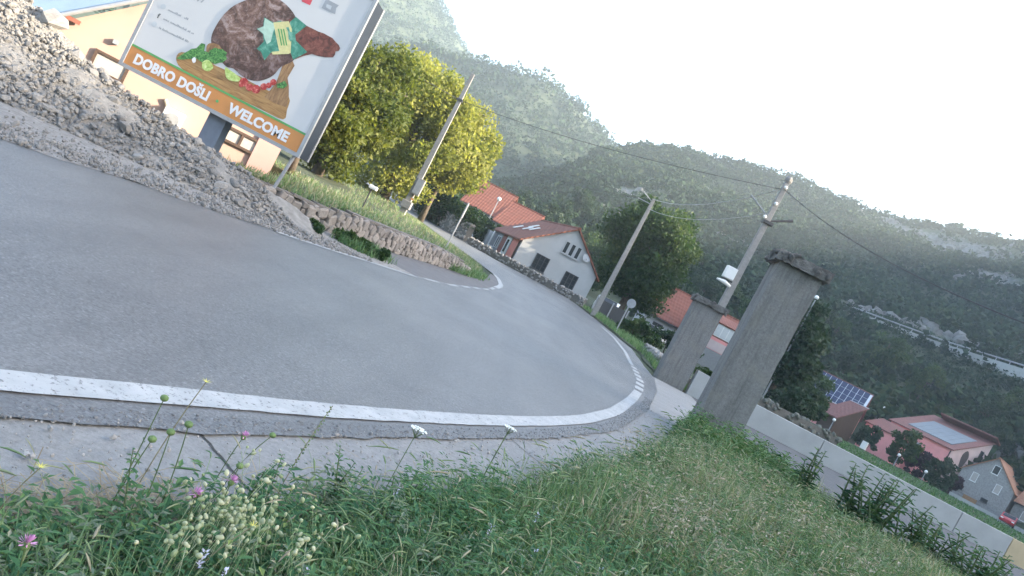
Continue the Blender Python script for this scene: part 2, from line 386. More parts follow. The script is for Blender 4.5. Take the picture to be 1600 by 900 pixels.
def fbm(x, y, s, oct=4):
    out = np.zeros(np.shape(x)); 
    xf = np.ravel(x); yf = np.ravel(y); o = np.zeros(xf.shape)
    for i in range(len(xf)): o[i] = mnoise.fractal(Vector((xf[i] / s, yf[i] / s, 3.1)), 1.0, 2.0, oct)
    return o.reshape(np.shape(x))
def terrain_z(x, y, n=None):
    h = hills(x, y)
    if n is None: n = fbm(x, y, 60)
    th = np.degrees(np.arctan2(x, y))
    amp = np.where((th > 55) & (th < 125), .25, 1.0)
    return np.maximum(h, 0) + gz(x, y) * (1 - sstep(90, 160, np.hypot(x, y))) + n * amp * np.clip(h * .12, 0, 7) - .03 * (1 - sstep(60, 100, np.hypot(x, y)))
ths = np.radians(np.concatenate([np.arange(-180, -32, 3), np.arange(-32, 48, .75), np.arange(48, 180, 2.5)]))
rs = np.concatenate([[0.01], np.arange(2, 64, 2), np.arange(64, 140, 4), np.arange(140, 420, 7), np.arange(420, 960, 15)])
TT, RR = np.meshgrid(ths, rs, indexing='ij')
TX = RR * np.sin(TT); TY = RR * np.cos(TT); NZ = fbm(TX, TY, 60); TZ = terrain_z(TX, TY, NZ)
nt_, nr_ = TX.shape
def march(px, py):
    d = ray(px, py); d = d / np.linalg.norm(d)
    s = np.arange(60, 900, 2.); P = d[None] * s[:, None]; P[:, 2] += EYE
    h = hills(P[:, 0], P[:, 1]); k = np.argmax(h > P[:, 2])
    return P[k]
# pale limestone outcrops: (pixel on the hillside, half sizes across / along slope in metres)
OUT = [((1440, 368), 20, 16), ((1490, 385), 22, 20), ((1390, 345), 14, 8), ((1360, 337), 10, 7), ((1030, 292), 16, 10), ((985, 300), 12, 8),
       ((915, 312), 14, 8), ((880, 318), 10, 6), ((950, 325), 12, 6), ((1535, 440), 12, 8), ((1120, 300), 8, 7), ((1575, 560), 8, 5), ((1500, 545), 9, 4), ((1430, 528), 9, 4), ((1390, 510), 8, 4), ((1345, 495), 8, 4), ((1140, 370), 6, 4), ((840, 300), 10, 4)]
OUTC = [(march(*p), a, b) for p, a, b in OUT]
def rockmask(x, y):
    m = np.zeros(np.shape(x))
    for c, a, b in OUTC:
        rr = math.hypot(c[0], c[1]); ux, uy = c[0] / rr, c[1] / rr
        dr = (x - c[0]) * ux + (y - c[1]) * uy; dt = -(x - c[0]) * uy + (y - c[1]) * ux
        m = np.maximum(m, np.exp(-((dr / b) ** 2 + (dt / a) ** 2)))
    return m
V = np.stack([TX, TY, TZ], -1).reshape(-1, 3)
i = np.arange(nt_)[:, None]; j = np.arange(nr_ - 1)[None]
i2 = (i + 1) % nt_
quads = np.stack([i * nr_ + j, i * nr_ + j + 1, i2 * nr_ + j + 1, i2 * nr_ + j], -1).reshape(-1, 4)
me = np_mesh('ground', V, [quads[:, ::-1]], None, True)
a = me.attributes.new('rock', 'FLOAT', 'POINT'); a.data.foreach_set('value', rockmask(TX, TY).astype(np.float32).ravel())
ground = obj('ground', me, M['ground']); tag(ground, kind='structure')

# ------------------------------------------------------------------ roads
XL_Y = [-14, 0, 7.7, 9, 10.1, 11.3, 12.8, 14.1, 16, 18.8, 24.8, 29, 31, 34.8, 39.2, 43.6, 52, 55, 70, 90]
XL_X = [-17, -8.2, -5.5, -5.05, -4.5, -3.95, -3.3, -2.85, -2.12, -1.5, -.78, -.55, -.56, -1, -2.5, -4.6, -7.7, -9.3, -15.5, -24]
XR_Y = [-14, 0, 2.67, 3.35, 4.64, 6.95, 9.58, 13.84, 19.45, 24, 33, 42, 50, 52.5, 53, 53.6, 58, 70, 90]
XR_X = [-13, -3.25, -1.45, -1.0, -.28, .93, 2.04, 3.29, 4.61, 5.4, 6.0, 5.2, 4.2, 3.5, .9, -2.3, -4.0, -7.5, -15]
xl = lambda y: np.interp(y, XL_Y, XL_X); xr = lambda y: np.interp(y, XR_Y, XR_X)
def sheet(name, ys, fl, fr, zoff, m, cols=8, kind='structure', jag=0):
    ys = np.asarray(ys, float); L = fl(ys); R_ = fr(ys)
    if jag: R_ = R_ + rng.normal(0, jag, len(ys)); L = L + rng.normal(0, jag, len(ys))
    t = np.linspace(0, 1, cols + 1)
    X = L[:, None] * (1 - t) + R_[:, None] * t; Y = np.repeat(ys[:, None], cols + 1, 1)
    Z = gz(X, Y) + zoff
    V = np.stack([X, Y, Z], -1).reshape(-1, 3); n = cols + 1
    i = np.arange(len(ys) - 1)[:, None]; j = np.arange(cols)[None]
    q = np.stack([i * n + j, i * n + j + 1, (i + 1) * n + j + 1, (i + 1) * n + j], -1).reshape(-1, 4)
    o = obj(name, np_mesh(name, V, [q]), m)
    return tag(o, kind=kind)
ysr = np.concatenate([np.arange(-14, 50, .5), np.arange(50, 55, .25), np.arange(55, 90, 2)])
sheet('concrete_apron', np.arange(-14, 24.7, .35), lambda y: xr(y) - .5, lambda y: np.full(len(y), 26.), .003, M['concrete_pad'], 20)
sheet('yard_asphalt', np.arange(9, 24.7, .5), lambda y: np.interp(y, [9, 12, 14, 18, 22, 25], [6.5, 4.6, 4.2, 5.6, 6.6, 7.0]), lambda y: np.full(len(y), 26.), .0075, mat('yard_asphalt', (.09, .094, .1), .95, .15, 2, .5, 60, .006), 12)
jm = MB()
for (ax, ay, bx, by) in ((-.98, 3.38, -.55, 3.05), (.55, 6.3, 1.05, 5.75), (2.35, 10.4, 3.0, 9.9), (4.6, 19, 5.6, 18.6), (-1.9, 1.9, -1.2, 1.5)):
    d_ = Vector((bx - ax, by - ay, 0)); n_ = Vector((-d_.y, d_.x, 0)).normalized() * .006; k_ = 10; L_ = []
    for q_ in range(k_ + 1): L_.append(Vector((ax, ay, .0078)) + d_ * q_ / k_ + n_ * random.uniform(-1.2, 1.2))
    for q_ in range(k_): jm.add([L_[q_] - n_, L_[q_ + 1] - n_, L_[q_ + 1] + n_, L_[q_] + n_], [(0, 1, 2, 3)])
tag(obj('concrete_joint', jm, mat('joint_dirt', (.06, .058, .055), .95, .3, 9, .3)), kind='structure')
ragg = rng.normal(0, .02, 2000)
road = sheet('road', ysr, xl, lambda y: xr(y) + .012 * np.sin(y * 9) + .01 * np.sin(y * 23), .012, M['asphalt'], 10)
sheet('road_shoulder', np.arange(-4, 26, .15), lambda y: xr(y) - .16, lambda y: xr(y) + .03, .0162, M['asphalt_edge'], 3, jag=.014)

def ribbon(name, P, w, m, zoff, parent=None):
    P = np.asarray(P, float); d = np.gradient(P, axis=0); d /= np.linalg.norm(d, axis=1)[:, None]
    nrm = np.stack([d[:, 1], -d[:, 0]], 1); w = np.broadcast_to(w, (len(P),))[:, None] * (1 + .025 * rng.normal(size=(len(P), 1)))
    A = P - nrm * w / 2; B = P + nrm * w / 2
    V = np.concatenate([np.c_[A, gz(A[:, 0], A[:, 1]) + zoff], np.c_[B, gz(B[:, 0], B[:, 1]) + zoff]]); n = len(P); k = np.arange(n - 1)
    return obj(name, np_mesh(name, V, [np.stack([k, n + k, n + k + 1, k + 1], 1)]), m, parent)
LC = np.array([(-6.3, -4), (-3.4, .2), (-1.63, 2.9), (-1.43, 3.25), (-1.18, 3.7), (-.83, 4.25), (-.38, 5.06), (.29, 6.33), (.95, 7.7), (1.55, 9.1), (2.26, 11.2), (3.02, 14.1), (3.62, 16.7), (4.15, 19.5), (4.65, 23.7), (5.1, 29), (5.25, 34), (5.0, 38)])
def resample(P, step):
    P = np.asarray(P, float); s = np.r_[0, np.cumsum(np.linalg.norm(np.diff(P, axis=0), axis=1))]
    q = np.arange(0, s[-1], step)
    # smooth by Catmull-like: cubic via numpy polyfit pieces -> plain interp then box blur
    Q = np.stack([np.interp(q, s, P[:, 0]), np.interp(q, s, P[:, 1])], 1)
    k = max(3, int(1.2 / step) | 1); pad = k // 2
    for c in range(2):
        e = np.r_[np.full(pad, Q[0, c]), Q[:, c], np.full(pad, Q[-1, c])]; Q[:, c] = np.convolve(e, np.ones(k) / k, 'valid')
    return Q
LQ = resample(LC, .1)
ysolid = LQ[:, 1] < 16.4
line = ribbon('edge_line', LQ[ysolid], .19, M['paint'], .0206); tag(line, kind='structure')
st = np.where(~ysolid)[0][0] + 4; k = 0
while LQ[min(st + 9, len(LQ) - 1), 1] < 24.2:
    seg = LQ[st:st + 9]; ribbon('line_dash', seg, .21, M['paint'], .0206, line); st += 13
ribbon('line_dash', LQ[st:], .16, M['paint'], .0206, line)
LI = np.array([(xl(y) + .1, y) for y in np.arange(11.5, 30.5, .25)] + [(-.52, 31), (-.75, 33.5), (-1.1, 35.2)])
LIQ = resample(LI, .2)
k1 = np.argmax(LIQ[:, 1] > 16.3)
isl = ribbon('island_line', LIQ[:k1], .11, M['paint'], .0206); tag(isl, kind='structure')
st = k1 + 2
while st < len(LIQ) - 14 and LIQ[st, 1] < 27:
    ribbon('line_dash', LIQ[st:st + 6], .12, M['paint'], .0206, isl); st += 9
ribbon('line_dash', LIQ[st:], .2, M['paint'], .0206, isl)

nP = 3600; y = rng.uniform(1.2, 16, nP) ** 1.0; x = xr(y) + rng.uniform(-.15, .035, nP) + .012 * rng.normal(size=nP); S = np.clip(rng.lognormal(-5.25, .45, nP), .003, .013)
EDGE_GRIT = np.stack([x, y, .0165 + S * .05], -1), S
# wall line round the garden bank (front face), from left to the tip
WL = np.array([(-7.2, 13.6), (-5.4, 14.3), (-4.1, 15.9), (-3.55, 18.0), (-3.0, 21.3), (-2.3, 24.4), (-1.55, 27.2)])
sheet('island_apron', np.arange(12.2, 34.5, .4), lambda y: np.interp(y, [12, 14, 16, 18, 21.3, 24.4, 27.2, 30, 35], [-4.2, -4.3, -3.9, -3.5, -2.9, -2.25, -1.5, -1.1, -1.2]), lambda y: xl(y) + .02, .0075, M['apron'], 3)
sheet('gravel_shoulder', np.arange(-14, 16.5, .3), lambda y: xl(y) - 5, lambda y: xl(y) + .06 + .05 * np.sin(y * 7), .0162, M['gravel'], 16, jag=.05)
for p in SC.objects:
    pass

# ------------------------------------------------------------------ garden bank behind the stone wall
def edge_branch(y): return np.interp(y, [26, 29, 31, 34.8, 39.2, 43.6, 52, 55, 70], [-1.9, -1.45, -1.3, -1.7, -3.2, -5.3, -8.4, -10, -16])
def wall_x(y): return np.interp(y, WL[1:, 1], WL[1:, 0])
def bank_edge(y): return np.where(y < 27, wall_x(np.clip(y, 14.3, 27.2)) - .12, edge_branch(y))
def bank_z(x, y):
    d = bank_edge(y) - x
    h = np.where(y < 26, .56, .56 * sstep(0, 3.5, d) ) 
    k = sstep(24, 29, y); h = lerp(.56, .56 * sstep(0, 3.5, d), k) * np.interp(y, [14, 15.4, 16.4, 24, 27.5, 60], [.62, .72, .92, .9, .5, .8])
    return gz(x, y) + h
ys = np.arange(14.35, 60, .5); t = np.linspace(0, 1, 25) ** 1.6
bank_w = lambda y: np.interp(y, [14.3, 16, 19.5, 22, 24, 60], [.7, 1.5, 2.9, 4.5, 22, 26])
X = bank_edge(ys)[:, None] - t[None] * bank_w(ys)[:, None]; Y = np.repeat(ys[:, None], 25, 1)
Z = bank_z(X, Y) + .05 * np.sin(X * 1.7 + Y) * np.clip(t * 4, 0, 1)[None]
Vb = np.stack([X, Y, Z], -1).reshape(-1, 3)
# skirts so that the bank is solid down to the ground
i = np.arange(len(ys) - 1)[:, None]; j = np.arange(24)[None]
q = np.stack([i * 25 + j, (i + 1) * 25 + j, (i + 1) * 25 + j + 1, i * 25 + j + 1], -1).reshape(-1, 4)
sk = len(Vb); ring = np.r_[np.arange(len(ys)) * 25][::-1]; ring = np.r_[ring, np.arange(1, 25), np.arange(1, len(ys)) * 25 + 24]
Vs = Vb[ring].copy(); Vs[:, 2] = gz(Vs[:, 0], Vs[:, 1]) - .05
kk = np.arange(len(ring) - 1); q2 = np.stack([ring[:-1], ring[1:], sk + kk + 1, sk + kk], 1)
bank = obj('garden_bank', np_mesh('garden_bank', np.concatenate([Vb, Vs]), [q, q2], None, True), M['lawn']); tag(bank, kind='structure')

# ------------------------------------------------------------------ rocks
def rock_mesh(name, seed, sub=2, flat=.75, amp=.35):
    bm = bmesh.new(); bmesh.ops.create_icosphere(bm, subdivisions=sub, radius=1)
    r = random.Random(seed); off = Vector((r.random() * 50, r.random() * 50, r.random() * 50))
    planes = [(Vector((r.gauss(0, 1), r.gauss(0, 1), r.gauss(0, 1))).normalized(), r.uniform(.55, .9)) for _ in range(9)]
    for v in bm.verts:
        p = v.co.copy()
        for n, d in planes:
            k = p.dot(n) - d
            if k > 0: p -= n * k
        p *= 1 + amp * .35 * mnoise.noise(p * 1.7 + off); v.co = Vector((p.x, p.y, p.z * flat))
    me = bpy.data.meshes.new(name); bm.to_mesh(me); bm.free(); return me
def block_mesh(name, seed):
    r = random.Random(seed); bm = bmesh.new(); bmesh.ops.create_cube(bm, size=1.75)
    for v in bm.verts: v.co = Vector((v.co.x * r.uniform(.68, 1.12), v.co.y * r.uniform(.75, 1.05), v.co.z * r.uniform(.68, 1.12)))
    bmesh.ops.bevel(bm, geom=list(bm.edges), offset=.22, segments=1, affect='EDGES', clamp_overlap=True)
    for v in bm.verts: v.co += Vector((r.gauss(0, .045), r.gauss(0, .04), r.gauss(0, .045)))
    bmesh.ops.recalc_face_normals(bm, faces=bm.faces); me = bpy.data.meshes.new(name); bm.to_mesh(me); bm.free(); return me
BLOCKS = [block_mesh('stone', 90 + s) for s in range(9)]
ROCKS = [rock_mesh('rock', s, 2 if s < 6 else 1) for s in range(10)]
ROCKS_LO = [rock_mesh('rock', 50 + s, 1) for s in range(6)]
LO_V = [np.array([v.co[:] for v in m.vertices]) for m in ROCKS_LO]; LO_F = [np.array([p.vertices[:] for p in m.polygons]) for m in ROCKS_LO]
def rand_rot(n):
    q = rng.normal(size=(n, 4)); q /= np.linalg.norm(q, axis=1)[:, None]; w, x, y, z = q.T
    return np.stack([np.stack([1 - 2 * (y * y + z * z), 2 * (x * y - z * w), 2 * (x * z + y * w)], -1), np.stack([2 * (x * y + z * w), 1 - 2 * (x * x + z * z), 2 * (y * z - x * w)], -1), np.stack([2 * (x * z - y * w), 2 * (y * z + x * w), 1 - 2 * (x * x + y * y)], -1)], 1)
def scatter_rocks(name, P, S, m, parent=None, kind='stuff'):
    n = len(P); Rm = rand_rot(n); Vs = []; Fs = []; tt = []; o = 0
    kind_i = rng.integers(0, len(LO_V), n)
    for k in range(len(LO_V)):
        idx = np.where(kind_i == k)[0]
        if not len(idx): continue
        v = np.einsum('nij,vj->nvi', Rm[idx], LO_V[k]) * S[idx][:, None, None] + P[idx][:, None]
        f = LO_F[k][None] + (np.arange(len(idx)) * len(LO_V[k]))[:, None, None] + o
        Vs.append(v.reshape(-1, 3)); Fs.append(f.reshape(-1, 3)); o += len(idx) * len(LO_V[k])
    ob = obj(name, np_mesh(name, np.concatenate(Vs), [np.concatenate(Fs)]), m, parent); tag(ob, kind=kind); return ob

# ------------------------------------------------------------------ rubble heap
def heap_h(x, y):
    # crest runs along y ~ 12.4, higher to the left
    foot = np.interp(x, [-14, -8, -6.6, -5.6, -4.8, -4.2], [9.3, 9.9, 10.7, 11.3, 12.0, 13.0])
    crest = np.interp(x, [-14, -10, -8.8, -8.2, -7.3, -6.2, -5.2, -4.6, -4.0, -3.6], [2.3, 1.7, 1.24, 1.0, .86, .66, .52, .40, .22, 0])
    cy_ = np.interp(x, [-8, -5.5, -4], [12.5, 13.0, 14.2]); t = (y - foot) / np.maximum(cy_ - foot, .5)
    up = np.clip(t, 0, 1); up = up * (1.15 - .15 * up)
    dn = np.clip(1 - (y - cy_) / 1.9, 0, 1)
    return crest * np.where(y < cy_, up, dn)
def heap_n(x, y): return np.array([mnoise.fractal(Vector((a * 1.3, b * 1.3, 0)), 1, 2, 5) for a, b in zip(np.ravel(x), np.ravel(y))]).reshape(np.shape(x))
hx = np.linspace(-14, -3.4, 150); hy = np.linspace(9.0, 14.6, 80)
HX, HY = np.meshgrid(hx, hy, indexing='ij'); HZ = heap_h(HX, HY); HZ = HZ + heap_n(HX, HY) * .10 * np.clip(HZ * 3, 0, 1) - .02
n = len(hy); i = np.arange(len(hx) - 1)[:, None]; j = np.arange(n - 1)[None]
q = np.stack([i * n + j, (i + 1) * n + j, (i + 1) * n + j + 1, i * n + j + 1], -1).reshape(-1, 4)
heap = thing('rubble_heap', 'long grey heap of broken stone rubble beside the far edge of the road', 'rubble heap', (-8, 12, 0))
obj('mound', np_mesh('mound', np.stack([HX + 8, HY - 12, HZ], -1).reshape(-1, 3), [q], None, True), M['dust'], heap)
cand = []
while len(cand) < 300:
    x = rng.uniform(-11, -4.0); y = rng.uniform(9.6, 12.9); h = float(heap_h(x, y))
    low = math.exp(-((h - .45) / .35) ** 2)
    if h > .04 and rng.random() < .25 + .75 * low:
        s = float(np.clip(rng.lognormal(-2.95, .42), .035, .15)); cand.append((x, y, h, s))
cand += [(-8.9, 12.4, 1.28, .27), (-8.25, 12.4, .98, .17)]
for x, y, h, s in cand[2:]:
    o = obj('rock', random.choice(ROCKS), M['rock'], heap); o.location = (x + 8, y - 12, h + s * .2); o.scale = (s * random.uniform(.9, 1.35), s * random.uniform(.8, 1.1), s)
    o.rotation_euler = (random.uniform(-.5, .5), random.uniform(-.5, .5), random.uniform(0, 6.3))
nP = 13000; x = rng.uniform(-12, -3.7, nP); y = rng.uniform(9.2, 13.4, nP); h = heap_h(x, y); S = np.clip(rng.lognormal(-3.75, .5, nP), .010, .07)
ok = h > .015
scatter_rocks('small_rubble', np.stack([x + 8, y - 12, h + S * .3], -1)[ok], S[ok], M['rock'], heap)
nP = 4200; y = rng.uniform(2, 14.5, nP); x = xl(y) + .1 - np.abs(rng.normal(0, .9, nP)); S = np.clip(rng.lognormal(-4.2, .5, nP), .006, .05)
scatter_rocks('loose_gravel', np.stack([x, y, .03 + S * .3], -1), S, M['rock'])
nP = 2600; y = rng.uniform(1.2, 14, nP); x = xr(y) + np.abs(rng.normal(0, .5, nP)) - .06; S = np.clip(rng.lognormal(-5.3, .5, nP), .003, .016)
scatter_rocks('edge_aggregate', EDGE_GRIT[0], EDGE_GRIT[1], mat('edge_aggregate', (.18, .18, .18), .8, .4, 30, .5, 60, .01))
scatter_rocks('roadside_grit', np.stack([x, y, .018 + S * .3], -1), S, M['rock'])

# ------------------------------------------------------------------ dry stone retaining wall, stone by stone
wall = thing('stone_wall', 'low irregular stone retaining wall with dark coping along the garden bank', 'stone wall', (-3.5, 18, 0))
WQ = resample(WL, .05)
seglen = .05
def wall_top(s, L):
    y = WQ[min(int(s / seglen), len(WQ) - 1), 1]
    return float(np.interp(y, [13.6, 15.4, 16.4, 23, 25, 26.4, 27.3], [.36, .42, .54, .53, .44, .30, .12]))
Ltot = (len(WQ) - 1) * seglen
mb = MB()
step = 6
for a in range(0, len(WQ) - step, step):
    p, q_ = WQ[a], WQ[a + step]; d = q_ - p; L = np.linalg.norm(d); d /= L; nn = np.array([-d[1], d[0]])
    if nn[0] > 0: nn = -nn
    c = (p + q_) / 2 + nn * .2; h = wall_top(a * seglen, Ltot) - .03
    mb.box((c[0] + 3.5, c[1] - 18, h / 2), (L + .02, .3, h), math.atan2(d[1], d[0]))
obj('wall_core', mb, M['mortar'], wall)
cnt = 0; placed = []; tries = 0
gw = random.Random(5)
while tries < 26000 and cnt < 290:
    tries += 1; big = .155 - .075 * min(1, tries / 16000)
    rr = gw.uniform(.75, 1.1) * big; s0 = gw.uniform(.3, Ltot - .2); k = int(s0 / seglen)
    if k >= len(WQ) - 3 or WQ[k, 0] < -6.2: continue
    ht = wall_top(s0, Ltot); zz = gw.uniform(.03, max(.06, ht - .04))
    if zz + rr * .75 > ht + .02 and zz > .1: continue
    if any((s0 - a_) ** 2 / 1.25 + (zz - b_) ** 2 * 1.25 < ((rr + c_) * .86) ** 2 for a_, b_, c_ in placed): continue
    placed.append((s0, zz, rr)); p = WQ[k]; d = WQ[k + 1] - WQ[k]; d = d / np.linalg.norm(d); nn = np.array([d[1], -d[0]])
    if nn[0] < 0: nn = -nn
    o = obj('stone', gw.choice(BLOCKS), M['wallstone'], wall); cnt += 1
    o.location = (p[0] + 3.5 + nn[0] * gw.uniform(-.02, .03), p[1] - 18 + nn[1] * gw.uniform(-.02, .03), zz)
    o.scale = (rr * gw.uniform(1.0, 1.25), .11, rr * gw.uniform(1.05, 1.3)); o.rotation_euler = (gw.uniform(-.15, .15), gw.uniform(-.5, .5), math.atan2(d[1], d[0]))
mb = MB(); Ctop = []
for a in range(0, len(WQ) - 4, 1):
    y = WQ[a, 1]
    if 14.2 < y < 26.3: Ctop.append(a)
for a, b in zip(Ctop[:-1:12], Ctop[12::12]):
    p, q_ = WQ[a], WQ[b]; d = q_ - p; L = np.linalg.norm(d); d /= L; nn = np.array([-d[1], d[0]])
    if nn[0] > 0: nn = -nn
    c = (p + q_) / 2 + nn * .17; h = wall_top(a * seglen, Ltot)
    cp = MB().box((0, 0, 0), (L - .012, .34, .055)).mesh('coping_slab', .01)
    o = obj('coping_slab', cp, M['coping'], wall); o.location = (c[0] + 3.5, c[1] - 18, h + .03 + random.uniform(-.006, .006)); o.rotation_euler = (random.uniform(-.02, .02), random.uniform(-.02, .02), math.atan2(d[1], d[0]))

# ------------------------------------------------------------------ billboard
BY = 14.0
bb = thing('billboard', 'large double-sided advertising billboard with a ham poster reading DOBRO DOŠLI WELCOME', 'billboard', (-6.64, BY, .5))
def B3(px, py, off=0.): p = at(px, py, BY); return Vector((p[0] + 6.64, -off, p[2] - .5))
x0, x1, z0, z1 = -8.56 + 6.64, -4.72 + 6.64, 1.17 - .5, 4.5 - .5
D = .6
# frame bars front and back
def frame(yc):
    m_ = MB(); w = .07
    m_.box(((x0 + x1) / 2, yc, z0 + w / 2), (x1 - x0, .08, w)); m_.box(((x0 + x1) / 2, yc, z1 - w / 2), (x1 - x0, .08, w))
    m_.box((x0 + w / 2, yc, (z0 + z1) / 2), (w, .08, z1 - z0 - 2 * w)); m_.box((x1 - w / 2, yc, (z0 + z1) / 2), (w, .08, z1 - z0 - 2 * w)); return m_
obj('frame', frame(0), M['grey_metal'], bb); obj('frame', frame(D), M['grey_metal'], bb)
obj('side_panel', MB().box((x1 - .03, D / 2, (z0 + z1) / 2), (.03, D - .085, z1 - z0 - .04)), M['side_blue'], bb)
obj('side_panel', MB().box((x0 + .03, D / 2, (z0 + z1) / 2), (.03, D - .085, z1 - z0 - .04)), M['side_blue'], bb)
obj('back_panel', MB().box(((x0 + x1) / 2, D, (z0 + z1) / 2), (x1 - x0 - .145, .03, z1 - z0 - .145)), M['white_enamel'], bb)
M['poster'] = mat('poster_paper', (.57, .57, .575), .5, .02, 2, 0)
M['orange'] = mat('orange_print', (.55, .24, .075), .5, .06, 3, 0)
M['green_print'] = mat('green_print', (.10, .33, .10), .5, .1, 5, 0)
M['letter'] = mat('letter_print', (.72, .72, .74), .5, .03, 5, 0)
M['grey_print'] = mat('grey_print', (.30, .32, .35), .5, .1, 5, 0)
M['dark_print'] = mat('dark_print', (.08, .09, .1), .5, .1, 5, 0)
M['pale_grey_print'] = mat('pale_grey_print', (.46, .49, .52), .5, .1, 5, 0)
M['board_print'] = mat('board_print', (.36, .2, .075), .5, .2, 5, 0)
M['board_print2'] = mat('board_end_print', (.28, .16, .075), .5, .2, 6, 0)
M['lime_print'] = mat('lime_print', (.42, .55, .16), .5, .15, 12, 0)
M['tomato_print'] = mat('tomato_print', (.42, .045, .045), .5, .25, 18, 0)
M['herb_print'] = mat('herb_print', (.06, .22, .05), .5, .5, 18, 0)
M['teal_print'] = mat('teal_print', (.05, .24, .17), .5, .25, 6, 0)
M['cream_print'] = mat('cream_print', (.62, .58, .28), .5, .12, 20, 0)
M['mint_print'] = mat('mint_print', (.4, .56, .46), .5, .2, 9, 0)
M['shank_print'] = mat('shank_print', (.16, .045, .035), .5, .25, 8, 0)
def ham_mat():
    m, t, b = nodes('ham_print')
    n = noise(t, 2.6, 9, .68, dist=1.6); n2 = noise(t, 9, 6, .75, dist=1.2); n3 = noise(t, 26, 4, .7)
    col = ramp(t, [(.36, (.04, .024, .02)), (.46, (.11, .06, .046)), (.53, (.25, .15, .12)), (.60, (.55, .45, .44))], n)
    col = mix(t, .35, col, ramp(t, [(.38, (.03, .02, .018)), (.5, (.17, .09, .065)), (.62, (.5, .4, .40))], n2))
    col = mix(t, .12, col, ramp(t, [(.35, (.04, .025, .02)), (.65, (.34, .2, .15))], n3))
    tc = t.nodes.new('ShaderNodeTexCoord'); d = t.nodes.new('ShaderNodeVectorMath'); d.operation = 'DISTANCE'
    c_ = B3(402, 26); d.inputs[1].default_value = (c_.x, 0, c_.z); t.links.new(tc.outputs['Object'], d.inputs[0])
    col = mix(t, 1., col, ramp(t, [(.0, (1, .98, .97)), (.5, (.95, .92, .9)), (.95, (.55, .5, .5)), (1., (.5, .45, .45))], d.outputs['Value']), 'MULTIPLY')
    t.links.new(col, b.inputs['Base Color']); b.inputs['Roughness'].default_value = .5; return m
def print_mat(name, stops, sc, dist=1., stretch=(1, 1, 1)):
    m, t, b = nodes(name); tc = t.nodes.new('ShaderNodeTexCoord'); mp = t.nodes.new('ShaderNodeMapping'); mp.inputs['Scale'].default_value = stretch; t.links.new(tc.outputs['Object'], mp.inputs[0])
    col = ramp(t, stops, noise(t, sc, 6, .7, vec=mp.outputs[0], dist=dist)); t.links.new(col, b.inputs['Base Color']); b.inputs['Roughness'].default_value = .5; return m
M['board_print'] = print_mat('cutting_board_print', [(.3, (.17, .085, .03)), (.5, (.36, .2, .075)), (.7, (.47, .29, .12))], 5, .6, (.6, 1, 5))
M['board_print2'] = print_mat('board_end_grain_print', [(.3, (.12, .065, .03)), (.5, (.27, .15, .07)), (.7, (.4, .25, .12))], 6, .8, (4, 1, .8))
M['herb_print'] = print_mat('herb_leaf_print', [(.36, (.012, .05, .015)), (.5, (.05, .2, .045)), (.64, (.2, .4, .12))], 22, 1.5)
M['tomato_print'] = print_mat('tomato_skin_print', [(.35, (.16, .012, .012)), (.52, (.42, .04, .035)), (.68, (.72, .3, .25))], 14, .3)
M['lime_print'] = print_mat('lime_skin_print', [(.35, (.2, .34, .06)), (.5, (.42, .55, .16)), (.68, (.62, .7, .34))], 14, .5)
M['shank_print'] = print_mat('shank_meat_print', [(.35, (.05, .018, .015)), (.5, (.16, .05, .035)), (.66, (.27, .10, .07))], 7, 1.2)
M['teal_print'] = print_mat('teal_ribbon_print', [(.35, (.03, .14, .1)), (.5, (.05, .24, .17)), (.68, (.2, .42, .33))], 7, .8)
M['ham_print'] = ham_mat()
poster = obj('poster', MB().box(((x0 + x1) / 2, 0.0, (z0 + z1) / 2), (x1 - x0 - .145, .04, z1 - z0 - .145)), M['poster'], bb)
PF = .0205
LV = [0]
def flat(name, pts, m, lvl, label=None):
    LV[0] += 1
    P = [B3(x, y, PF + .0016 * lvl + .00003 * LV[0]) for x, y in pts]
    me = bpy.data.meshes.new(name); bm = bmesh.new(); vs_ = [bm.verts.new(p) for p in P]
    f = bm.faces.new(vs_); f.normal_update(); bmesh.ops.triangulate(bm, faces=[f], ngon_method='EAR_CLIP'); bm.normal_update()
    for f in bm.faces:
        if f.normal.y > 0: f.normal_flip()
    bm.to_mesh(me); bm.free(); o = obj(name, me, m, poster)
    if label: o['label'] = label
    return o
def smooth_poly(pts, n=5):
    P = [Vector((x, y, 0)) for x, y in pts]; out = []; k = len(P)
    for i_ in range(k):
        a_, b_, c_, d_ = P[i_ - 1], P[i_], P[(i_ + 1) % k], P[(i_ + 2) % k]
        for s_ in range(n):
            t = s_ / n; q_ = .5 * ((2 * b_) + (-a_ + c_) * t + (2 * a_ - 5 * b_ + 4 * c_ - d_) * t * t + (-a_ + 3 * b_ - 3 * c_ + d_) * t ** 3); out.append((q_.x, q_.y))
    return out
def local_quad(name, xa, xb, za, zb, m, lvl):
    y = -(PF + .0016 * lvl)
    return obj(name, MB().add([(xa, y, za), (xb, y, za), (xb, y, zb), (xa, y, zb)], [(0, 1, 2, 3)]), m, poster)
px0, px1 = x0 + .075, x1 - .075; pz0 = z0 + .075
local_quad('orange_band', px0, px1, pz0, pz0 + .36, M['orange'], 1)
flat('cutting_board', smooth_poly([(276, 92), (284, 82), (306, 88), (340, 104), (372, 118), (420, 142), (452, 152), (449, 172), (443, 187), (410, 172), (360, 148), (320, 128), (285, 108)], 3), M['board_print'], 2)
local_quad('green_line', px0, px1, pz0 + .36, pz0 + .40, M['green_print'], 3)
flat('board_end', [(414, 152), (432, 130), (446, 92), (458, 96), (461, 103), (450, 122), (452, 135), (452, 152), (448, 168), (430, 162)], M['board_print2'], 3)
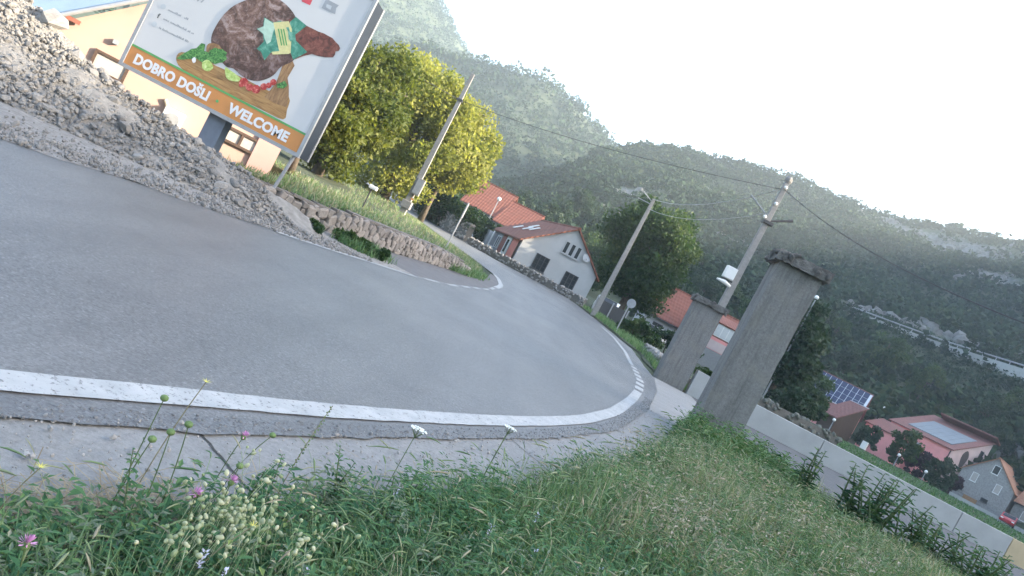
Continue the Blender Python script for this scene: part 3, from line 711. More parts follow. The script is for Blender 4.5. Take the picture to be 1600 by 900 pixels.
ham = [(331, 68), (332, 55), (338, 42), (347, 28), (357, 17), (369, 8), (385, 1), (400, -6), (425, -8), (440, 2), (450, 10), (462, 26), (470, 50), (468, 80), (458, 96), (440, 105), (428, 118), (414, 125), (398, 127), (380, 120), (366, 108), (355, 105), (345, 95), (335, 85)]
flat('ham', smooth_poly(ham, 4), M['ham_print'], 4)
flat('ham_shank', [(452, 30), (466, 32), (480, 41), (490, 46), (498, 50), (507, 53), (514, 57), (520, 60), (525, 66), (530, 71), (532, 76), (530, 80), (525, 81), (524, 86), (521, 90), (508, 90), (498, 88), (488, 85), (475, 88), (462, 93), (452, 84)], M['shank_print'], 5)
flat('badge_band', [(454, 35), (463, 27), (480, 41), (462, 55), (463, 64), (481, 82), (459, 94), (455, 84), (450, 60)], M['teal_print'], 6)
flat('badge_star', [(414, 28), (428, 36), (440, 33), (444, 45), (452, 82), (438, 86), (424, 83), (414, 95), (409, 82), (402, 77), (413, 66), (412, 54), (402, 46), (412, 42)], M['teal_print'], 7)
flat('badge_star_light', [(415, 29), (427, 37), (434, 36), (428, 50), (424, 66), (418, 70), (414, 60), (413, 54), (403, 46), (413, 42)], M['mint_print'], 8)
flat('badge_label', [(428, 36), (452, 34), (457, 46), (455, 84), (438, 84), (434, 66)], M['cream_print'], 8)
flat('badge_foot', [(425, 82), (452, 79), (453, 85), (427, 86)], M['cream_print'], 9)
for xa in (437, 441, 445): flat('badge_stroke', [(xa - 2, 46), (xa, 46), (xa + 5, 72), (xa + 3, 72)], M['green_print'], 9)
flat('badge_letter', [(448, 44), (452, 43), (454, 50), (458, 52), (459, 60), (455, 66), (452, 62), (451, 50)], M['teal_print'], 9)
flat('bread_roll', smooth_poly([(324, 72), (332, 68), (344, 72), (350, 86), (344, 98), (330, 100), (324, 88)], 3), M['board_print2'], 4)
flat('garlic', smooth_poly([(301, 93), (306, 90), (307, 97), (303, 99)], 3), M['letter'], 7)
herb = []
for k in range(14): herb.append((352 + 14 * math.cos(k * .449) * (1 + .25 * (k % 2)), 84 + 11 * math.sin(k * .449) * (1 + .2 * ((k + 1) % 2)) ))
flat('herbs', [(277, 92), (288, 84), (296, 80), (300, 77), (308, 76), (316, 68), (322, 70), (320, 80), (330, 84), (328, 96), (318, 99), (308, 92), (296, 93), (284, 94)], M['herb_print'], 6)
flat('herbs', [(x - 12, y + 4) for x, y in herb], M['herb_print'], 6)
flat('lime', smooth_poly([(317, 99), (324, 94), (331, 98), (334, 107), (326, 112), (318, 108)], 3), M['lime_print'], 7)
flat('lime_wedge', smooth_poly([(353, 106), (360, 110), (370, 117), (377, 124), (372, 128), (360, 126), (354, 120)], 3), M['lime_print'], 7)
for cx_, cy_, r_ in [(382, 129, 7), (391, 137, 6), (401, 140, 7), (413, 136, 5.5), (421, 134, 4.5), (428, 129, 5), (378, 133, 4)]:
    flat('tomato', [(cx_ + r_ * math.cos(k * .63), cy_ + r_ * math.sin(k * .63)) for k in range(10)], M['tomato_print'], 8)
flat('herbs', [(434, 132), (446, 127), (450, 134), (444, 139), (434, 138)], M['herb_print'], 8)
# small print: unreadable rows, drawn as short strokes
def fine_row(a_, b_, seed, m):
    r = random.Random(seed); mm = MB(); A = B3(*a_, PF + .0014); Bv = B3(*b_, PF + .0014); d = (Bv - A); L = d.length; d.normalize(); u_ = Vector((0, 0, 1)); s = 0
    while s < L:
        w = r.uniform(.012, .022); h = r.choice([.022, .028, .04])
        if r.random() < .88:
            p = A + d * s; mm.add([p, p + d * w, p + d * w + u_ * h, p + u_ * h], [(0, 1, 2, 3)])
        s += w + .007
    obj('fine_print', mm, m, poster)
fine_row((263, 17), (294, 32), 1, M['grey_print']); fine_row((256, 31), (302, 54), 2, M['grey_print']); fine_row((249, 45), (296, 68), 3, M['grey_print'])
for c_ in ((256, 11), (242, 38.5)):
    flat('round_icon', [(c_[0] + 4.3 * math.cos(k * .52), c_[1] + 4.3 * math.sin(k * .52)) for k in range(12)], M['pale_grey_print'], 1)
for k, (xa, ya) in enumerate([(303, 0), (308, 2), (314, 4)]): flat('logo_stroke', [(xa, ya), (xa + 2, ya + 1), (xa + 11, ya - 8), (xa + 9, ya - 9)], M['grey_print'], 1)
flat('red_logo', [(473, -6), (489, 0), (485, 9), (472, 3)], M['red_sign'], 1)
flat('dark_logo', [(509, 1), (513, 0), (520, 4), (530, 9), (526, 13), (524, 23), (503, 13)], M['grey_print'], 1)
flat('dark_logo_mark', [(511, 7), (519, 10), (517, 16), (510, 12)], M['pale_grey_print'], 2)

def lettering(txt, size, x, z, m, parent, y, bold=.012, sx=1):
    cu = bpy.data.curves.new('lettering', 'FONT'); cu.body = txt; cu.size = size; cu.align_x = 'LEFT'; cu.offset = bold; cu.extrude = .0008; cu.resolution_u = 3; cu.space_character = 1.02
    tmp = bpy.data.objects.new('tmp', cu); COL.objects.link(tmp); bpy.context.view_layer.update()
    me = bpy.data.meshes.new_from_object(tmp.evaluated_get(bpy.context.evaluated_depsgraph_get())); bpy.data.objects.remove(tmp); bpy.data.curves.remove(cu)
    w = max(v.co.x for v in me.vertices)
    o = obj('lettering', me, m, parent); o.location = (x, y, z); o.rotation_euler = (math.pi / 2, 0, 0); o.scale = (sx, 1, 1)
    return o, w
def fit(txt, xa, xb, size, z):
    o, w = lettering(txt, size, xa, z, M['letter'], poster, -(PF + .003)); o.scale = ((xb - xa) / w, 1, 1)
pa = B3(208, 98); pb = B3(326, 154); pc = B3(357, 172); pd = B3(450, 218)
zt = pz0 + .085
PF = PF + .004
fit('DOBRO DOŠLI', pa.x, pb.x, .26, zt); fit('WELCOME', pc.x, pd.x, .26, zt)
pm = B3(341, 157)
obj('green_dot', MB().tube([(pm.x, -PF - .001, pz0 + .17), (pm.x, -PF - .003, pz0 + .17)], .03, 12), M['green_print'], poster)
o, w = lettering('f', .13, B3(246, 28).x, B3(246, 28).z, M['dark_print'], poster, -(PF + .003), .003)
# posts
obj('post', MB().box((.14, D / 2, (z0 + .02) / 2 - .1), (.36, .3, z0 + .18)), M['post_blue'], bb)
sp = B3(452, 248); sq = B3(433, 284)
obj('strut', MB().tube([(x1 - .12, .1, z0 + .02), (x1 - .2, .1, -.05)], .035, 8), M['grey_metal'], bb)

# ------------------------------------------------------------------ pale peach building behind the heap
P0 = Vector((-12.35, 17.07, 1.22)); d1 = Vector((1.36, .79, 1.53)); d2 = Vector((-.9, .43, .3)); wd = Vector((.865, .502, 0)); bk = Vector((-.502, .865, 0))
pbld = thing('peach_building', 'peach rendered building with blue tin roof behind the rubble heap and billboard', 'building', (P0.x, P0.y, -.4))
Lc = lambda v: Vector(v) - Vector((P0.x, P0.y, -.4))
ridge = P0 + d1 * 2.0; ER = Vector((-7.3, 20.0, 0))
prof = [Vector((P0.x, P0.y, -.4)), Vector((ER.x, ER.y, -.4)), Vector((ER.x, ER.y, 2.4)), Vector((ridge.x + wd.x * .8, ridge.y + wd.y * .8, ridge.z - .1)), Vector((ridge.x, ridge.y, ridge.z - .06)), P0 - Vector((0, 0, .06))]
obj('wall', MB().poly_prism([Lc(p) for p in prof], bk, 5.5), M['peach'], pbld)
rq = [P0 - wd * .12 - d1 * .05 - bk * .25, ridge - bk * .25, ridge + d2 * 7 - bk * .25, P0 - d1 * .05 + d2 * 7 - wd * .12 - bk * .25]
nr = d1.cross(d2).normalized()
roof = obj('roof', MB().poly_prism([Lc(p) for p in rq], nr, .07), M['bluetin'], pbld)
for k in range(1, 7):
    a_ = rq[0] + d2 * k + nr * .075; b_ = rq[1] + d2 * k + nr * .075
    obj('roof_seam', MB().tube([Lc(a_), Lc(b_)], .02, 5), M['grey_metal'], roof)
obj('gutter', MB().tube([Lc(rq[0] - bk * .07), Lc(rq[1] - bk * .07)], .05, 8), M['grey_metal'], pbld)
obj('verge_board', MB().tube([Lc(rq[0]), Lc(rq[3])], [.06, .06], 6), M['redbrick'], pbld)
obj('rafter_end', MB().box(Lc(P0 + d1 * .28 - bk * .12 - Vector((0, 0, .1))), (.3, .12, .1), .5), M['redbrick'], pbld)
def on_wall(px, py):  # point on the peach wall plane under a pixel
    r = ray(px, py); n_ = np.array([.502, -.865, 0]); o_ = np.array([0, 0, EYE]); p_ = np.array(P0)
    t = ((p_ - o_) @ n_) / (r @ n_); return Vector(o_ + r * t)
wang = math.atan2(wd.y, wd.x)
def wall_window(c, w, h, panes, name='window'):
    f = MB(); t = .07
    R3 = Matrix.Rotation(wang, 3, 'Z')
    def bx(mbx, dx, dz, sx, sy, sz, dy=0): mbx.box(Lc(c + wd * dx - bk * (.03 + dy) + Vector((0, 0, dz))), (sx, sy, sz), wang)
    bx(f, 0, h / 2 - t / 2, w, .1, t); bx(f, 0, -h / 2 + t / 2, w, .1, t); bx(f, -w / 2 + t / 2, 0, t, .1, h - 2 * t); bx(f, w / 2 - t / 2, 0, t, .1, h - 2 * t)
    for k in range(1, panes): bx(f, -w / 2 + w * k / panes, 0, t, .1, h - 2 * t)
    fo = obj(name, f, M['brownwood'], pbld)
    for k in range(panes):
        m_ = MB(); bx(m_, -w / 2 + w * (k + .5) / panes, 0, w / panes - t - .01, .02, h - 2 * t); obj('pane', m_, M['curtain'], fo)
c = on_wall(376, 219); wall_window(c, .95, .42, 2)
c = on_wall(171, 104); wall_window(c, .8, .5, 1)
c = on_wall(268, 186)
o = obj('air_conditioner', MB().box(Lc(c - bk * .16), (.5, .28, .5), wang).mesh('air_conditioner', .02), M['white_enamel'], pbld)
obj('fan_grille', MB().tube([Lc(c - bk * .305), Lc(c - bk * .32)], .17, 14), M['grey_metal'], o)
c2 = on_wall(258, 155)
obj('pipe', MB().tube([Lc(c - bk * .05), Lc(c2 - bk * .05)], .05, 8), mat('pale_pipe', (.5, .42, .33), .7, .1, 9, .1), pbld)
c = on_wall(181, 66); obj('wall_lamp', MB().box(Lc(c - bk * .06), (.12, .12, .1), wang), M['grey_metal'], pbld)
c = on_wall(418, 262)
obj('corner_pier', MB().box(Lc(ER - wd * .3 - bk * .04 + Vector((0, 0, 1.2))), (.62, .1, 3.2), wang), M['pinkwall'], pbld)

# ------------------------------------------------------------------ concrete pillars
def pillar(label, x, y, w, d, h, seed, rz, lean=0):
    t = thing('concrete_pillar', label, 'pillar', (x, y, 0), rz, 'old concrete gate pillars')
    r = random.Random(seed)
    def slab(wx, wy, z0_, z1_, nx, ny, nz, amp, name, m):
        bm = bmesh.new(); bmesh.ops.create_cube(bm, size=1)
        bmesh.ops.subdivide_edges(bm, edges=list(bm.edges), cuts=nx, use_grid_fill=True)
        off = Vector((seed * 7.3, 1, 2))
        for v in bm.verts:
            e = sum(abs(abs(cc) - .5) < 1e-4 for cc in v.co)
            v.co = Vector((v.co.x * wx, v.co.y * wy, z0_ + (v.co.z + .5) * (z1_ - z0_)))
            nn = mnoise.fractal(v.co * 3.1 + off, 1, 2, 4); n2 = mnoise.noise(v.co * 14 + off)
            k = amp * (nn + .4 * n2) * (1.6 if e > 1 else .7)
            cdir = Vector((v.co.x, v.co.y, 0)); 
            if cdir.length > 1e-4: v.co += cdir.normalized() * k
            if e > 1: v.co *= Vector((1, 1, 1)).x; v.co.x *= .995; v.co.y *= .995
            v.co.z += amp * .5 * n2 if z0_ > .5 else 0
        me = bpy.data.meshes.new(name); bm.to_mesh(me); bm.free(); return obj(name, me, m, t)
    slab(w, d, -.1, h, 14, 14, 14, .012, 'shaft', M['pillar'])
    slab(w + .2, d + .2, h + .004, h + .20, 16, 16, 16, .035, 'cap', M['pillarcap'])
    for k in range(26):
        o = obj('chipped_edge', random.choice(ROCKS_LO), M['pillarcap'], t); s = r.uniform(.03, .08); sd_ = r.random()
        xx = r.uniform(-.5, .5) * (w + .16); yy = -(d + .2) / 2 if sd_ < .6 else r.uniform(-.5, .5) * d
        if sd_ >= .6: xx = (w + .2) / 2 * r.choice([-1, 1])
        o.location = (xx, yy, h + r.uniform(.02, .2)); o.scale = (s * 1.4, s, s); o.rotation_euler = (r.random() * 3, r.random() * 3, r.random() * 3)
    return t
pillar('taller near grey concrete pillar with crumbling cap standing at the end of the grass verge', 4.47, 13.6, .81, .8, 3.52, 1, math.radians(-7))
pillar('smaller farther concrete pillar with broken dark cap beside the low white parapet', 6.2, 25.2, .98, .9, 2.92, 2, math.radians(-4))

# ------------------------------------------------------------------ parapet wall
par = thing('parapet_wall', 'long low pale concrete parapet wall running right from behind the pillars', 'parapet', (14, 24.8, 0))
xs_ = [6.78, 7.35, 8.15, 11.6, 14.4, 16.8, 18.7, 24.5]
for k, (xa, xb) in enumerate(zip(xs_[:-1], xs_[1:])):
    h = .86 if k < 2 else .76
    pts = [(xa + .012 - 14, -.15, -.1), (xb - .012 - 14, -.15, -.1), (xb - .012 - 14, -.15, h), (xa + .012 - 14, -.15, h + (0 if k else .02))]
    if k == 1: pts = [pts[0], pts[1], (xb - .3 - 14, -.15, h - .25), (xb - .5 - 14, -.15, h - .03), (xa + .6 - 14, -.15, h + .01), pts[3]]
    me = MB().poly_prism(pts, (0, 1, 0), .3).mesh('wall_section', .015)
    o = obj('wall_section', me, M['parapet_sun_tint'] if k == 6 else M['parapet'], par)
    if k == 6: o['label'] = 'end section of the parapet with warm sunlight put into its colour'
crk = MB(); p = [(7.46 - 14, -.153, .0), (7.53 - 14, -.153, .18), (7.49 - 14, -.153, .4), (7.56 - 14, -.153, .62), (7.52 - 14, -.153, .86)]
obj('crack', crk.tube(p, .014, 5), M['dark_metal'], par)

# ------------------------------------------------------------------ utility poles and cables
def upole(label, x, y, h, kind):
    z = float(gz(x, y)) if kind != 1 else float(bank_z(np.float64(x), np.float64(y)))
    t = thing('utility_pole', label, 'utility pole', (x, y, z), 0, 'concrete utility poles')
    def taper(w0, w1, hh):
        m_ = MB(); P = []
        for zz, w in ((-.3, w0), (hh, w1)): P += [(-w / 2, -w * .4, zz), (w / 2, -w * .4, zz), (w / 2, w * .4, zz), (-w / 2, w * .4, zz)]
        m_.add(P, [(3, 2, 1, 0), (4, 5, 6, 7), (0, 1, 5, 4), (1, 2, 6, 5), (2, 3, 7, 6), (3, 0, 4, 7)]); return m_.mesh('shaft', .02)
    obj('shaft', taper(.36, .2, h), M['pole'], t); return t
p1 = upole('leaning grey utility pole with meter box in front of the sunlit tree', -7.33, 41, 8.6, 1)
b_ = obj('meter_box', MB().box((.2, -.24, 1.7), (.45, .3, .95)).mesh('meter_box', .02), M['pole'], p1)
obj('box_door', MB().box((.2, -.396, 1.7), (.37, .01, .8)), M['grey_metal'], b_)
obj('base_collar', MB().box((0, 0, .55), (.56, .5, .45)).mesh('base_collar', .03), M['pole'], p1)
obj('marker_plate', MB().box((.2, -.35, .95), (.16, .03, .1)), mat('orange_plate', (.6, .25, .08), .5, .05, 5, 0), p1)
obj('crossarm_clamp', MB().box((0, 0, 7.0), (.34, .3, .12)), M['dark_metal'], p1)
p2 = upole('slim pale utility pole at the road corner beside the white house', 5.25, 46, 8.1, 2)
obj('insulator_arm', MB().tube([(-.8, 0, 8.25), (0, 0, 7.9)], .035, 6), M['grey_metal'], p2)
obj('insulator_arm', MB().tube([(-.9, 0, 7.75), (0, 0, 7.75)], .03, 6), M['grey_metal'], p2)
p3 = upole('tall utility pole with white lamp box rising behind the smaller pillar', 7.85, 30, 9.05, 3)
obj('top_cap', MB().ball((0, 0, 9.1), .17, 8, 5), M['pole'], p3)
lb = obj('white_box', MB().box((-.36, -.12, 4.72), (.44, .32, .5)).mesh('white_box', .03), M['white_enamel'], p3)
obj('box_bracket', MB().box((-.3, -.1, 4.42), (.4, .1, .05)), M['dark_metal'], p3)
obj('lamp_head', MB().tube([(-.1, -.1, 4.25), (-.4, -.2, 4.3), (-.75, -.25, 4.28)], [.06, .09, .04], 8), M['white_enamel'], p3)
obj('crossarm', MB().tube([(-1.05, 0, 7.9), (.1, 0, 7.35)], .03, 6), M['grey_metal'], p3)
obj('crossarm', MB().tube([(0, 0, 7.25), (.95, .1, 7.75)], [.035, .07], 6), M['dark_metal'], p3)
for zz, xx in ((8.0, -.05), (7.35, -.2), (8.75, 0)): obj('insulator', MB().ball((xx, -.17, zz), .075, 8, 6), M['white_enamel'], p3)
obj('bracket', MB().box((.05, -.02, 7.2), (.42, .36, .12)), M['dark_metal'], p3)
def cable(label, a_, b_, sag, r=.015, m='cable', n=24):
    a_ = Vector(a_); b_ = Vector(b_); P = []
    for k in range(n + 1):
        t = k / n; p = a_.lerp(b_, t); p.z -= sag * 4 * t * (1 - t); P.append(p - a_)
    o = obj('overhead_cable', MB().tube(P, r, 5).mesh('overhead_cable', 0, True), M[m]); o.location = a_
    return tag(o, label, 'cable', 'overhead cables')
T1 = (-7.33, 40.9, 8.0); T3 = (7.85, 30, 8.95); T2 = (5.25, 45.9, 8.35)
z1_ = float(bank_z(np.float64(-7.33), np.float64(41)))
cable('dark cable strung from the pole by the sunlit tree to the tall pole top', (-7.33, 41, z1_ + 7.0), (7.75, 30, 8.75), .35)
cable('dark cable crossing the sunlit tree leftwards towards the billboard', (-7.33, 41, z1_ + 7.0), (-22, 33, 8.4), .4)
cable('pale upper cable sagging between the corner pole and the tall pole', (5.2, 46, z1_ + 7.85), (7.75, 30, 8.75), .55, .02, 'cable_light')
cable('pale lower cable sagging between the corner pole and the tall pole', (5.2, 46, z1_ + 7.2), (7.65, 30, 7.6), .5, .014, 'cable_light')
e_ = at(1640, 520, 16.5)
cable('thick dark cable running down right from the tall pole across the hill', (7.9, 30, 8.8), tuple(e_), .42, .016)
cable('thin cable from the corner pole towards the old hillside houses', (5.2, 46, z1_ + 7.75), (-14, 80, 9.5), .8, .016)

# ------------------------------------------------------------------ generic house helpers
class Frame:
    """local frame: origin on the ground, x along the front, y into the house"""
    def __init__(s, root): s.r = root
def box_part(name, parent, c, size, m, bev=0): return obj(name, MB().box(c, size).mesh(name, bev), m, parent)
def window_y(parent, x, y, z, w, h, m_frame, m_pane, mull=1, face=-1, name='window', depth=.08, bars=0):
    """window on a wall whose outside normal is face*Y at plane y"""
    t = .06 if w < 1.2 else .08; f = MB(); yy = y + face * depth * .3
    f.box((x, yy, z + h / 2 - t / 2), (w, depth, t)); f.box((x, yy, z - h / 2 + t / 2), (w, depth, t)); f.box((x - w / 2 + t / 2, yy, z), (t, depth, h - 2 * t)); f.box((x + w / 2 - t / 2, yy, z), (t, depth, h - 2 * t))
    for k in range(1, mull): f.box((x - w / 2 + w * k / mull, yy, z), (t, depth, h - 2 * t))
    for k in range(bars): f.box((x, yy, z - h / 2 + h * (k + 1) / (bars + 1)), (w - 2 * t, depth * .6, .03))
    fo = obj(name, f, m_frame, parent)
    for k in range(mull):
        obj('pane', MB().box((x - w / 2 + w * (k + .5) / mull, y + face * .01, z), (w / mull - t - .008, .02, h - 2 * t)), m_pane, fo)
    obj('sill', MB().box((x, y + face * .07, z - h / 2 - .035), (w + .12, .16, .05)), m_frame, fo); return fo
def window_x(parent, x, y, z, w, h, m_frame, m_pane, face=1, mull=1, name='window', depth=.08):
    t = .06; f = MB(); xx = x + face * depth * .3
    f.box((xx, y, z + h / 2 - t / 2), (depth, w, t)); f.box((xx, y, z - h / 2 + t / 2), (depth, w, t)); f.box((xx, y - w / 2 + t / 2, z), (depth, t, h - 2 * t)); f.box((xx, y + w / 2 - t / 2, z), (depth, t, h - 2 * t))
    for k in range(1, mull): f.box((xx, y - w / 2 + w * k / mull, z), (depth, t, h - 2 * t))
    fo = obj(name, f, m_frame, parent)
    for k in range(mull): obj('pane', MB().box((x + face * .01, y - w / 2 + w * (k + .5) / mull, z), (.02, w / mull - t - .008, h - 2 * t)), m_pane, fo)
    return fo
def gable_y(root, w, L, he, ha, xa, m_wall, m_roof, over=.3, base=-.5):
    """gable facing -Y (front), ridge along +Y at x=xa"""
    w_ = obj('wall', MB().poly_prism([(0, 0, base), (w, 0, base), (w, 0, he), (xa, 0, ha), (0, 0, he)], (0, 1, 0), L), m_wall, root)
    th = .14; out = []
    for (xe, sgn) in ((0, -1), (w, 1)):
        d = Vector((xe - xa, 0, he - ha)); k = 1 + over / abs(xe - xa); e = Vector((xa, 0, ha)) + d * k
        pts = [(xa, -over, ha + .01), (e.x, -over, e.z + .01), (e.x, -over, e.z + th), (xa, -over, ha + th + .02)]
        out.append(pts)
    pr = [out[0][0], out[0][1], out[0][2], out[0][3], out[1][2], out[1][1]]
    r_ = obj('roof', MB().poly_prism([Vector(p) for p in pr], (0, 1, 0), L + 2 * over), m_roof, root)
    obj('ridge_tiles', MB().tube([(xa, -over - .02, ha + th), (xa, L + over + .02, ha + th)], .11, 6), m_roof, r_)
    return w_, r_
def gable_x(root, L, D_, he, ha, m_wall, m_roof, over=.35, base=-.5, ya=None):
    """ridge along X; front eave at y=0, back at y=D_"""
    ya = D_ / 2 if ya is None else ya
    w_ = obj('wall', MB().poly_prism([(0, 0, base), (0, D_, base), (0, D_, he), (0, ya, ha), (0, 0, he)], (1, 0, 0), L), m_wall, root)
    th = .14; s1 = (ha - he) / ya; s2 = (ha - he) / (D_ - ya)
    pr = [(-over, ya, ha + .01), (-over, -over, he - s1 * over + .01), (-over, -over, he - s1 * over + th), (-over, ya, ha + th + .02), (-over, D_ + over, he - s2 * over + th), (-over, D_ + over, he - s2 * over + .01)]
    r_ = obj('roof', MB().poly_prism([Vector(p) for p in pr], (1, 0, 0), L + 2 * over), m_roof, root)
    obj('ridge_tiles', MB().tube([(-over, ya, ha + th), (L + over, ya, ha + th)], .11, 6), m_roof, r_)
    obj('gutter', MB().tube([(-over, -over - .05, he - s1 * over), (L + over, -over - .05, he - s1 * over)], .06, 6), M['dark_metal'], r_)
    return w_, r_
def mono(root, w, D_, he, hb, m_wall, m_roof, over=.3, base=-.5):
    """single pitch roof rising from the front (y=0) to the back"""
    w_ = obj('wall', MB().poly_prism([(0, 0, base), (0, D_, base), (0, D_, hb), (0, 0, he)], (1, 0, 0), w), m_wall, root)
    s = (hb - he) / D_; th = .16
    r_ = obj('roof', MB().poly_prism([(-over, -over, he - s * over + .01), (-over, D_ + over, hb + s * over + .01), (-over, D_ + over, hb + s * over + th), (-over, -over, he - s * over + th)], (1, 0, 0), w + 2 * over), m_roof, root)
    return w_, r_, s

# white gable house by the corner
wh = thing('white_house', 'white gabled house with red tile roof and salmon side wall behind the road', 'house', (-.95, 56.6, .55), math.radians(13))
ww, wr = gable_y(wh, 6.6, 13, 2.35, 4.95, 3.55, M['whitewall'], M['tile'], .28)
for xx, zz in ((2.05, 1.35), (4.75, 1.15)): 
    o = window_y(wh, xx, 0, zz, 1.15, 1.2, M['dark_metal'], M['winglass'], 3, bars=2); 
for k in range(3): window_y(wh, 3.3 + k * .52, 0, 3.35, .4, 1.0, M['whitewall'], M['winglass'], 1)
dd = obj('satellite_dish', MB().tube([(5.1, -.12, 3.35), (5.1, -.22, 3.37)], [.1, .34], 14), M['grey_metal'], wh)
obj('dish_arm', MB().tube([(5.1, -.2, 3.3), (5.1, -.5, 3.2)], .02, 5), M['dark_metal'], dd)
# side wall facing left (x=0): salmon bays, white door, porch
box_part('salmon_bay', wh, (-.03, 2.0, 1.05), (.05, 2.6, 2.5), M['salmon'])
box_part('downpipe', wh, (-.09, .35, 1.1), (.12, .12, 2.4), M['brownwood'])
dr = box_part('door', wh, (-.07, 4.5, 1.1), (.07, 1.9, 2.2), M['white_enamel'], .01)
obj('door_glass', MB().box((-.115, 4.5, 1.35), (.02, .8, 1.1)), M['winglass'], dr)
box_part('dark_bay', wh, (-.035, 6.6, 1.05), (.05, 1.9, 2.4), M['redbrick'])
window_x(wh, -.06, 8.8, 1.35, 1.7, 1.1, M['white_enamel'], M['winglass'], -1, 2)
box_part('porch_panel', wh, (-.5, 8.8, .4), (.1, 2.2, .8), M['white_enamel'])
box_part('porch_post', wh, (-.5, 10.2, 1.05), (.12, .12, 2.1), M['white_enamel'])
box_part('porch_wall', wh, (-.4, 11.4, 1.0), (.8, 1.6, 2.0), M['whitewall'])
for (yy, dx) in ((5.0, 1.5), (6.6, 1.3), (7.5, 1.9), (9.6, 1.1)):
    s_ = (4.95 - 2.35) / 3.55; o = obj('skylight', MB().box((dx, yy, 2.35 + s_ * dx + .25), (.9, .5, .07), 0, Matrix.Rotation(-math.atan(s_), 3, 'Y')), M['white_enamel'], wr)
# red roofed houses behind it
bh = thing('red_roof_house', 'red tile roofed house above the hedge behind the white house', 'house', (-9.4, 84, .8), math.radians(-10))
gable_x(bh, 4.3, 7, 3.7, 6.8, M['whitewall'], M['tile_right'])
window_y(bh, 1.2, 0, 2.2, .9, 1.1, M['white_enamel'], M['winglass'], 2)
bh2 = thing('red_roof_house', 'lower red tile roofed house adjoining right, nearer the white house roof', 'house', (-5.1, 82.5, .8), math.radians(-14))
gable_x(bh2, 3.6, 7, 3.3, 6.1, M['whitewall'], M['tile_right'])
window_y(bh2, 1.8, 0, 2.0, 1.0, 1.1, M['white_enamel'], M['winglass'], 2)

# house with red roof between the pillars
mh = thing('long_house', 'long house with red tile roof and pink extension seen between the two pillars', 'house', (13.2, 75, .3), math.radians(-3))
gable_x(mh, 9.2, 8, 2.6, 5.9, M['whitewall'], M['tile_right'])
window_y(mh, 1.6, 0, 1.3, 1.1, 1.1, M['dark_metal'], M['winglass'], 2)
obj('extension_wall', MB().box((7.3, -1.6, 1.35), (3.4, 3.2, 3.6)), M['pinkhouse'], mh)
o = obj('extension_roof', MB().box((7.3, -1.4, 5.02), (4.0, 4.0, .14), 0, Matrix.Rotation(.22, 3, 'X')), M['tile_right'], mh)
obj('balcony_wall', MB().box((7.3, -1.6, 3.9), (3.3, 3.1, 1.5)), M['redbrick'], mh)
gl = obj('glazed_front', MB().box((7.5, -3.2, 3.95), (2.5, .08, 1.35)), M['white_enamel'], mh)
for k in range(4): obj('pane', MB().box((6.55 + k * .62, -3.25, 3.95), (.52, .03, 1.15)), mat('milky_glass', (.62, .64, .64), .3, .05, 4, 0) if k == 0 else bpy.data.materials['milky_glass'], gl)
obj('garage_door', MB().box((7.4, -3.23, .8), (2.4, .08, 2.2)), M['grey_metal'], mh)
obj('white_door_surround', MB().box((7.4, -3.21, 2.4), (2.6, .05, .9)), M['palepink'], mh)

# pink house on the right
pk = thing('pink_house', 'pink house with pale panelled roof and a soot stained side wall', 'house', (65.9, 105, .2), math.atan2(-.8, .6))
# local x axis = (.6,-.8): front runs from left end to the corner at x=9.2
pk.location = (65.9 - .6 * 9.2, 105 + .8 * 9.2, .2)
w_, r_, s_ = mono(pk, 9.2, 12, 5.6, 9.6, M['pinkhouse'], M['tile_dull'], .35)
an = math.atan(s_)
o = obj('roof_panel', MB().box((5.0, 5.0, 5.6 + s_ * 5.0 + .22), (6.6, 7.6, .08), 0, Matrix.Rotation(an, 3, 'X')), M['roofpanel'], r_)
for k in range(1, 6): obj('panel_joint', MB().box((5.0 - 3.3 + 1.1 * k, 5.0, 5.6 + s_ * 5.0 + .27), (.06, 7.6, .03), 0, Matrix.Rotation(an, 3, 'X')), M['roofpanel'], o)
obj('upper_roof', MB().box((5.6, 11.4, 10.1), (8.6, 2.4, .2), 0, Matrix.Rotation(-.3, 3, 'X')), M['tile_dull'], pk)
obj('side_render', MB().poly_prism([(9.21, .02, -.4), (9.21, 11.98, -.4), (9.21, 11.98, 9.45), (9.21, .02, 5.45)], (1, 0, 0), .03), M['palepink'], pk)
mb = MB(); P = []
for k in range(14): a_ = k * math.tau / 14; P.append((9.245, 5.0 + 1.15 * math.cos(a_) * (1 + .15 * math.sin(3 * a_)), 5.2 + 1.4 * math.sin(a_)))
obj('soot_stain', mb.poly_prism(P, (1, 0, 0), .004), M['soot'], pk)
window_x(pk, 9.25, 9.7, 6.9, 1.3, 1.6, M['dark_metal'], M['winglass'])
window_x(pk, 9.25, 2.6, 3.0, .9, 1.3, M['white_enamel'], M['winglass'])
window_y(pk, 4.2, 0, 3.6, 1.2, 1.3, M['white_enamel'], M['winglass'], 2); window_y(pk, 7.4, 0, 2.9, 1.3, 1.3, M['brownwood'], M['winglass'], 2); window_y(pk, 1.6, 0, 3.6, 1.1, 1.3, M['white_enamel'], M['winglass'], 2)
obj('white_bay', MB().box((4.2, -.05, 2.9), (2.3, .08, 3.0)), M['whitewall'], pk)
obj('downpipe', MB().tube([(9.15, -.1, 5.4), (9.15, -.1, 0)], .07, 6), M['dark_metal'], pk)
lw = thing('pink_annex', 'low pink annex with dull red roof left of the pink house', 'annex', (55.2, 108.5, .2), math.atan2(-.8, .6))
mono(lw, 5.2, 4, 3.6, 5.0, M['pinkhouse'], M['tile_dull'], .25)

